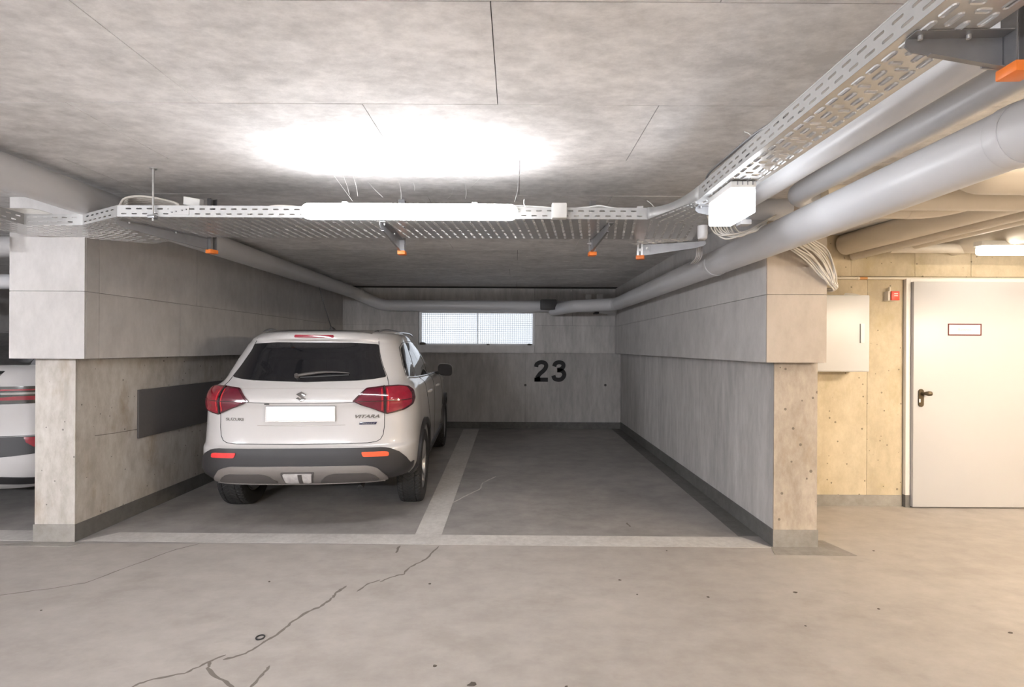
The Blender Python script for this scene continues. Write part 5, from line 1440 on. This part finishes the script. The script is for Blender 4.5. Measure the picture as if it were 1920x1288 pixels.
# antenna
h, nn, _, _ = K.bvh.ray_cast(Vector((0.03, 0.70, 2.2)), Vector((0, 0, -1)))
an = tube('antenna_base', [h + Vector((0, 0.03, -0.004)), h + Vector((0, 0.0, 0.012)), h + Vector((0, -0.02, 0.026))], [0.030, 0.022, 0.008], M['blackplastic'], car, 12)
tube('antenna_rod', [h + Vector((0, -0.01, 0.02)), h + Vector((-0.02, -0.14, 0.20)), h + Vector((-0.035, -0.24, 0.36))], [0.005, 0.0035, 0.002], M['blackplastic'], an, 8)
# number plate, badge, lettering
h, nn = K.at(-0.002, 0.905, 0.0)
pl = prism('license_plate', [(-0.262, h.y - 0.012, 0.843), (0.258, h.y - 0.012, 0.843), (0.258, h.y - 0.012, 0.967), (-0.262, h.y - 0.012, 0.967)], (0, 0.012, 0), M['blackplastic'], car, 0.004)
prism('plate_face', [(-0.257, h.y - 0.0135, 0.850), (0.253, h.y - 0.0135, 0.850), (0.253, h.y - 0.0135, 0.962), (-0.257, h.y - 0.0135, 0.962)], (0, 0.002, 0), M['plate'], pl)
for a, b in (((-0.262, 0.846), (0.258, 0.846)), ((-0.261, 0.85), (-0.261, 0.962)), ((0.257, 0.85), (0.257, 0.962))):
    tube('plate_frame_edge', [(a[0], h.y - 0.014, a[1]), (b[0], h.y - 0.014, b[1])], 0.003, M['chrome'], pl, 6)
h, nn = K.at(0.0, 1.035, 0.0)
# emblem: stylised angular S in chrome
em = [(0.0, 1.0), (0.95, 0.36), (0.55, 0.10), (0.10, 0.42), (-0.10, 0.28), (1.0, -0.45), (0.0, -1.0), (-0.95, -0.36), (-0.55, -0.10), (-0.10, -0.42), (0.10, -0.28), (-1.0, 0.45)]
tilt = math.atan2(nn.z, -nn.y)
emo = prism('emblem', [(a * 0.040, 0, b * 0.040) for a, b in em], (0, -0.006, 0), M['badge'], car, 0.0008)
emo.location = h + nn * 0.001; emo.rotation_euler = (-tilt, 0, 0)
def lettering(name, body, u0, u1, z0, z1, mat, shear=0.0, off=0.0):
    t = text_obj(name, body, 0.05, mat, car, 0.0025, off, shear, (u1 - u0), (z1 - z0))
    hh_, n_ = K.at((u0 + u1) / 2, (z0 + z1) / 2, 0.001)
    t.location = hh_; t.rotation_euler = (-math.atan2(n_.z, math.hypot(n_.x, n_.y)), 0, math.atan2(n_.x, -n_.y)); return t
lettering('badge_lettering', 'SUZUKI', -0.575, -0.435, 0.850, 0.872, M['badge'], 0.0, 0.0006)
lettering('badge_lettering', 'VITARA', 0.405, 0.585, 0.868, 0.893, M['badge'], 0.35, 0.001)
hq, nq = K.at(0.50, 0.826, 0.0)
bd = prism('badge_plate', [(-0.066, 0, -0.0095), (0.060, 0, -0.0095), (0.068, 0, 0.0105), (-0.062, 0, 0.0095)], (0, -0.004, 0), M['badge_blue'], car, 0.001)
bd.location = hq; bd.rotation_euler = (-math.atan2(nq.z, math.hypot(nq.x, nq.y)), 0, math.atan2(nq.x, -nq.y))
bt_ = text_obj('badge_print', 'ALLGRIP', 0.02, M['chrome'], bd, 0.0004, 0, 0.25, 0.10, 0.009); bt_.location = (0.006, -0.0045, 0)
prism('camera_nub', [(-0.27, K.at(-0.26, 0.985)[0].y - 0.006, 0.975), (-0.235, K.at(-0.26, 0.985)[0].y - 0.006, 0.975), (-0.235, K.at(-0.26, 0.985)[0].y - 0.006, 0.984), (-0.27, K.at(-0.26, 0.985)[0].y - 0.006, 0.984)], (0, 0.01, 0), M['blackplastic'], car)
# underside: axle, exhaust, wheels
for s in (-1, 1):
    wheel(car, s * 0.752, 0.80, s); wheel(car, s * 0.752, 3.30, s)
tube('rear_axle', [(-0.66, 0.80, 0.33), (-0.3, 0.80, 0.33), (0.3, 0.80, 0.33), (0.66, 0.80, 0.33)], 0.035, M['blackplastic'], car, 12)
box('muffler', -0.42, -0.05, 0.22, 0.48, 0.335, 0.43, M['galv_dk'], car, 0.04, 3)
exh = tube('exhaust_pipe', [(0.30, 0.45, 0.345), (0.42, 0.35, 0.345), (0.44, 0.15, 0.330), (0.44, 0.08, 0.322)], [0.020, 0.020, 0.021, 0.021], M['blackplastic'], car, 14)
tube('bore_shade_disc', [(0.44, 0.082, 0.322), (0.44, 0.078, 0.322)], 0.017, M['well'], exh, 14)  # black disc painting the darkness inside the pipe end, which is closed
box('tow_beam', -0.55, 0.40, 0.16, 0.26, 0.345, 0.39, M['blackplastic'], car, 0.01)

# ------------------------------------------------------------------ the white car beyond the left pillar
car2 = empty('hatchback_car', (-4.80, 3.98, 0.015), math.radians(-1.0))
tag(car2, 'white car with black roof in the next bay, behind the left pillar', 'car')
LV2 = [(0.19, 0.79, 0.12, 4.2), (0.25, 0.84, 0.05, 4.26), (0.33, 0.875, 0.012, 4.30), (0.45, 0.89, 0.000, 4.32), (0.60, 0.895, 0.018, 4.32), (0.70, 0.895, 0.030, 4.30), (0.82, 0.895, 0.022, 4.22),
       (0.94, 0.89, 0.004, 4.0), (1.05, 0.885, 0.000, 3.6), (1.10, 0.878, 0.016, 3.2), (1.16, 0.862, 0.045, 3.02), (1.215, 0.835, 0.10, 2.90), (1.26, 0.79, 0.24, 2.78), (1.34, 0.745, 0.44, 2.56), (1.43, 0.69, 0.66, 2.30), (1.50, 0.64, 0.86, 2.10), (1.545, 0.58, 1.02, 1.98), (1.56, 0.54, 1.10, 1.92)]
K2 = Car(car2, LV2, 0.025, zb_rear=0.20, zb_side=0.24, axles=(0.92, 3.50), arch_r=0.385)
rw = K2.patch('rear_window', [(-0.74, 1.235), (0.74, 1.235), (0.62, 1.40), (0.52, 1.525), (-0.52, 1.525), (-0.62, 1.40)], 0.004, M['tint'], step=0.05, corner=0.02)
for s in (1, -1):
    pp_ = [(0.735, 1.238), (1.15, 1.235), (1.12, 1.36), (0.98, 1.50), (0.56, 1.52), (0.66, 1.40)]
    K2.patch('black_pillar', pp_ if s == 1 else mirror(pp_), 0.003, M['car_black'], step=0.04)
K2.patch('spoiler_strip', [(-0.60, 1.145), (0.545, 1.140), (0.575, 1.188), (-0.60, 1.190)], 0.004, M['tint'], step=0.04, corner=0.006)
lb = K2.patch('tail_light', [(-1.0, 1.065), (1.0, 1.065), (1.03, 1.00), (1.0, 0.925), (0.55, 0.920), (0.45, 0.935), (-0.45, 0.935), (-0.55, 0.920), (-1.0, 0.925), (-1.03, 1.00)], 0.006, M['car_black'], step=0.04, corner=0.01)
for s in (1, -1):
    def q(p): return p if s == 1 else mirror(p)
    K2.patch('red_lens', q([(0.10, 1.040), (0.495, 1.040), (0.495, 1.028), (0.10, 1.028)]), 0.009, M['lens'], lb, step=0.03)
    K2.patch('clear_strip', q([(0.10, 1.016), (0.495, 1.016), (0.495, 0.985), (0.10, 0.985)]), 0.010, M['clearlens'], lb, step=0.03)
    K2.patch('red_lens', q([(0.10, 0.970), (0.495, 0.970), (0.495, 0.953), (0.10, 0.953)]), 0.009, M['lens'], lb, step=0.03)
    K2.patch('red_lens', q([(0.545, 1.042), (0.98, 1.042), (0.98, 1.030), (0.545, 1.030)]), 0.009, M['lens'], lb, step=0.03)
    K2.patch('smoked_strip', q([(0.60, 1.016), (0.97, 1.016), (0.97, 0.998), (0.60, 0.998)]), 0.010, M['silver'], lb, step=0.03)
    K2.patch('red_lens', q([(0.545, 0.972), (0.70, 0.985), (0.98, 0.985), (0.96, 0.952), (0.545, 0.952)]), 0.009, M['lens'], lb, step=0.03)
    K2.patch('reflector', q([(0.735, 0.642), (0.86, 0.640), (0.90, 0.60), (0.86, 0.555), (0.79, 0.560), (0.75, 0.60)]), 0.014, M['lens'], None, step=0.03)
    K2.patch('vent_insert', q([(0.30, 0.648), (0.66, 0.650), (0.84, 0.648), (0.90, 0.60), (0.86, 0.51), (0.60, 0.488), (0.42, 0.515), (0.30, 0.56)]), 0.008, M['cladding'], None, step=0.04, corner=0.02)
    def ql(p): return p if s == 1 else [(-a, b) for a, b in p]
    K2.line('shut_line', ql([(0.575, 1.188), (0.545, 1.12), (0.515, 1.066)]), 0.0024, 0.0005, M['well'])
    K2.line('shut_line', ql([(0.51, 0.92), (0.495, 0.86), (0.45, 0.79), (0.44, 0.70), (0.435, 0.652)]), 0.0024, 0.0005, M['well'])
    for yy in (0.92, 3.50):
        o = wheel(car2, s * 0.775, yy, s)
K2.patch('lower_lip', [(-0.85, 0.235), (-0.80, 0.30), (-0.45, 0.345), (0, 0.36), (0.45, 0.345), (0.80, 0.30), (0.85, 0.235), (0.45, 0.275), (0, 0.295), (-0.45, 0.275)], 0.008, M['cladding'], None, step=0.04)
K2.line('bumper_line', [(-0.80, 0.655), (0, 0.652), (0.80, 0.655)], 0.0024, 0.0005, M['well'])
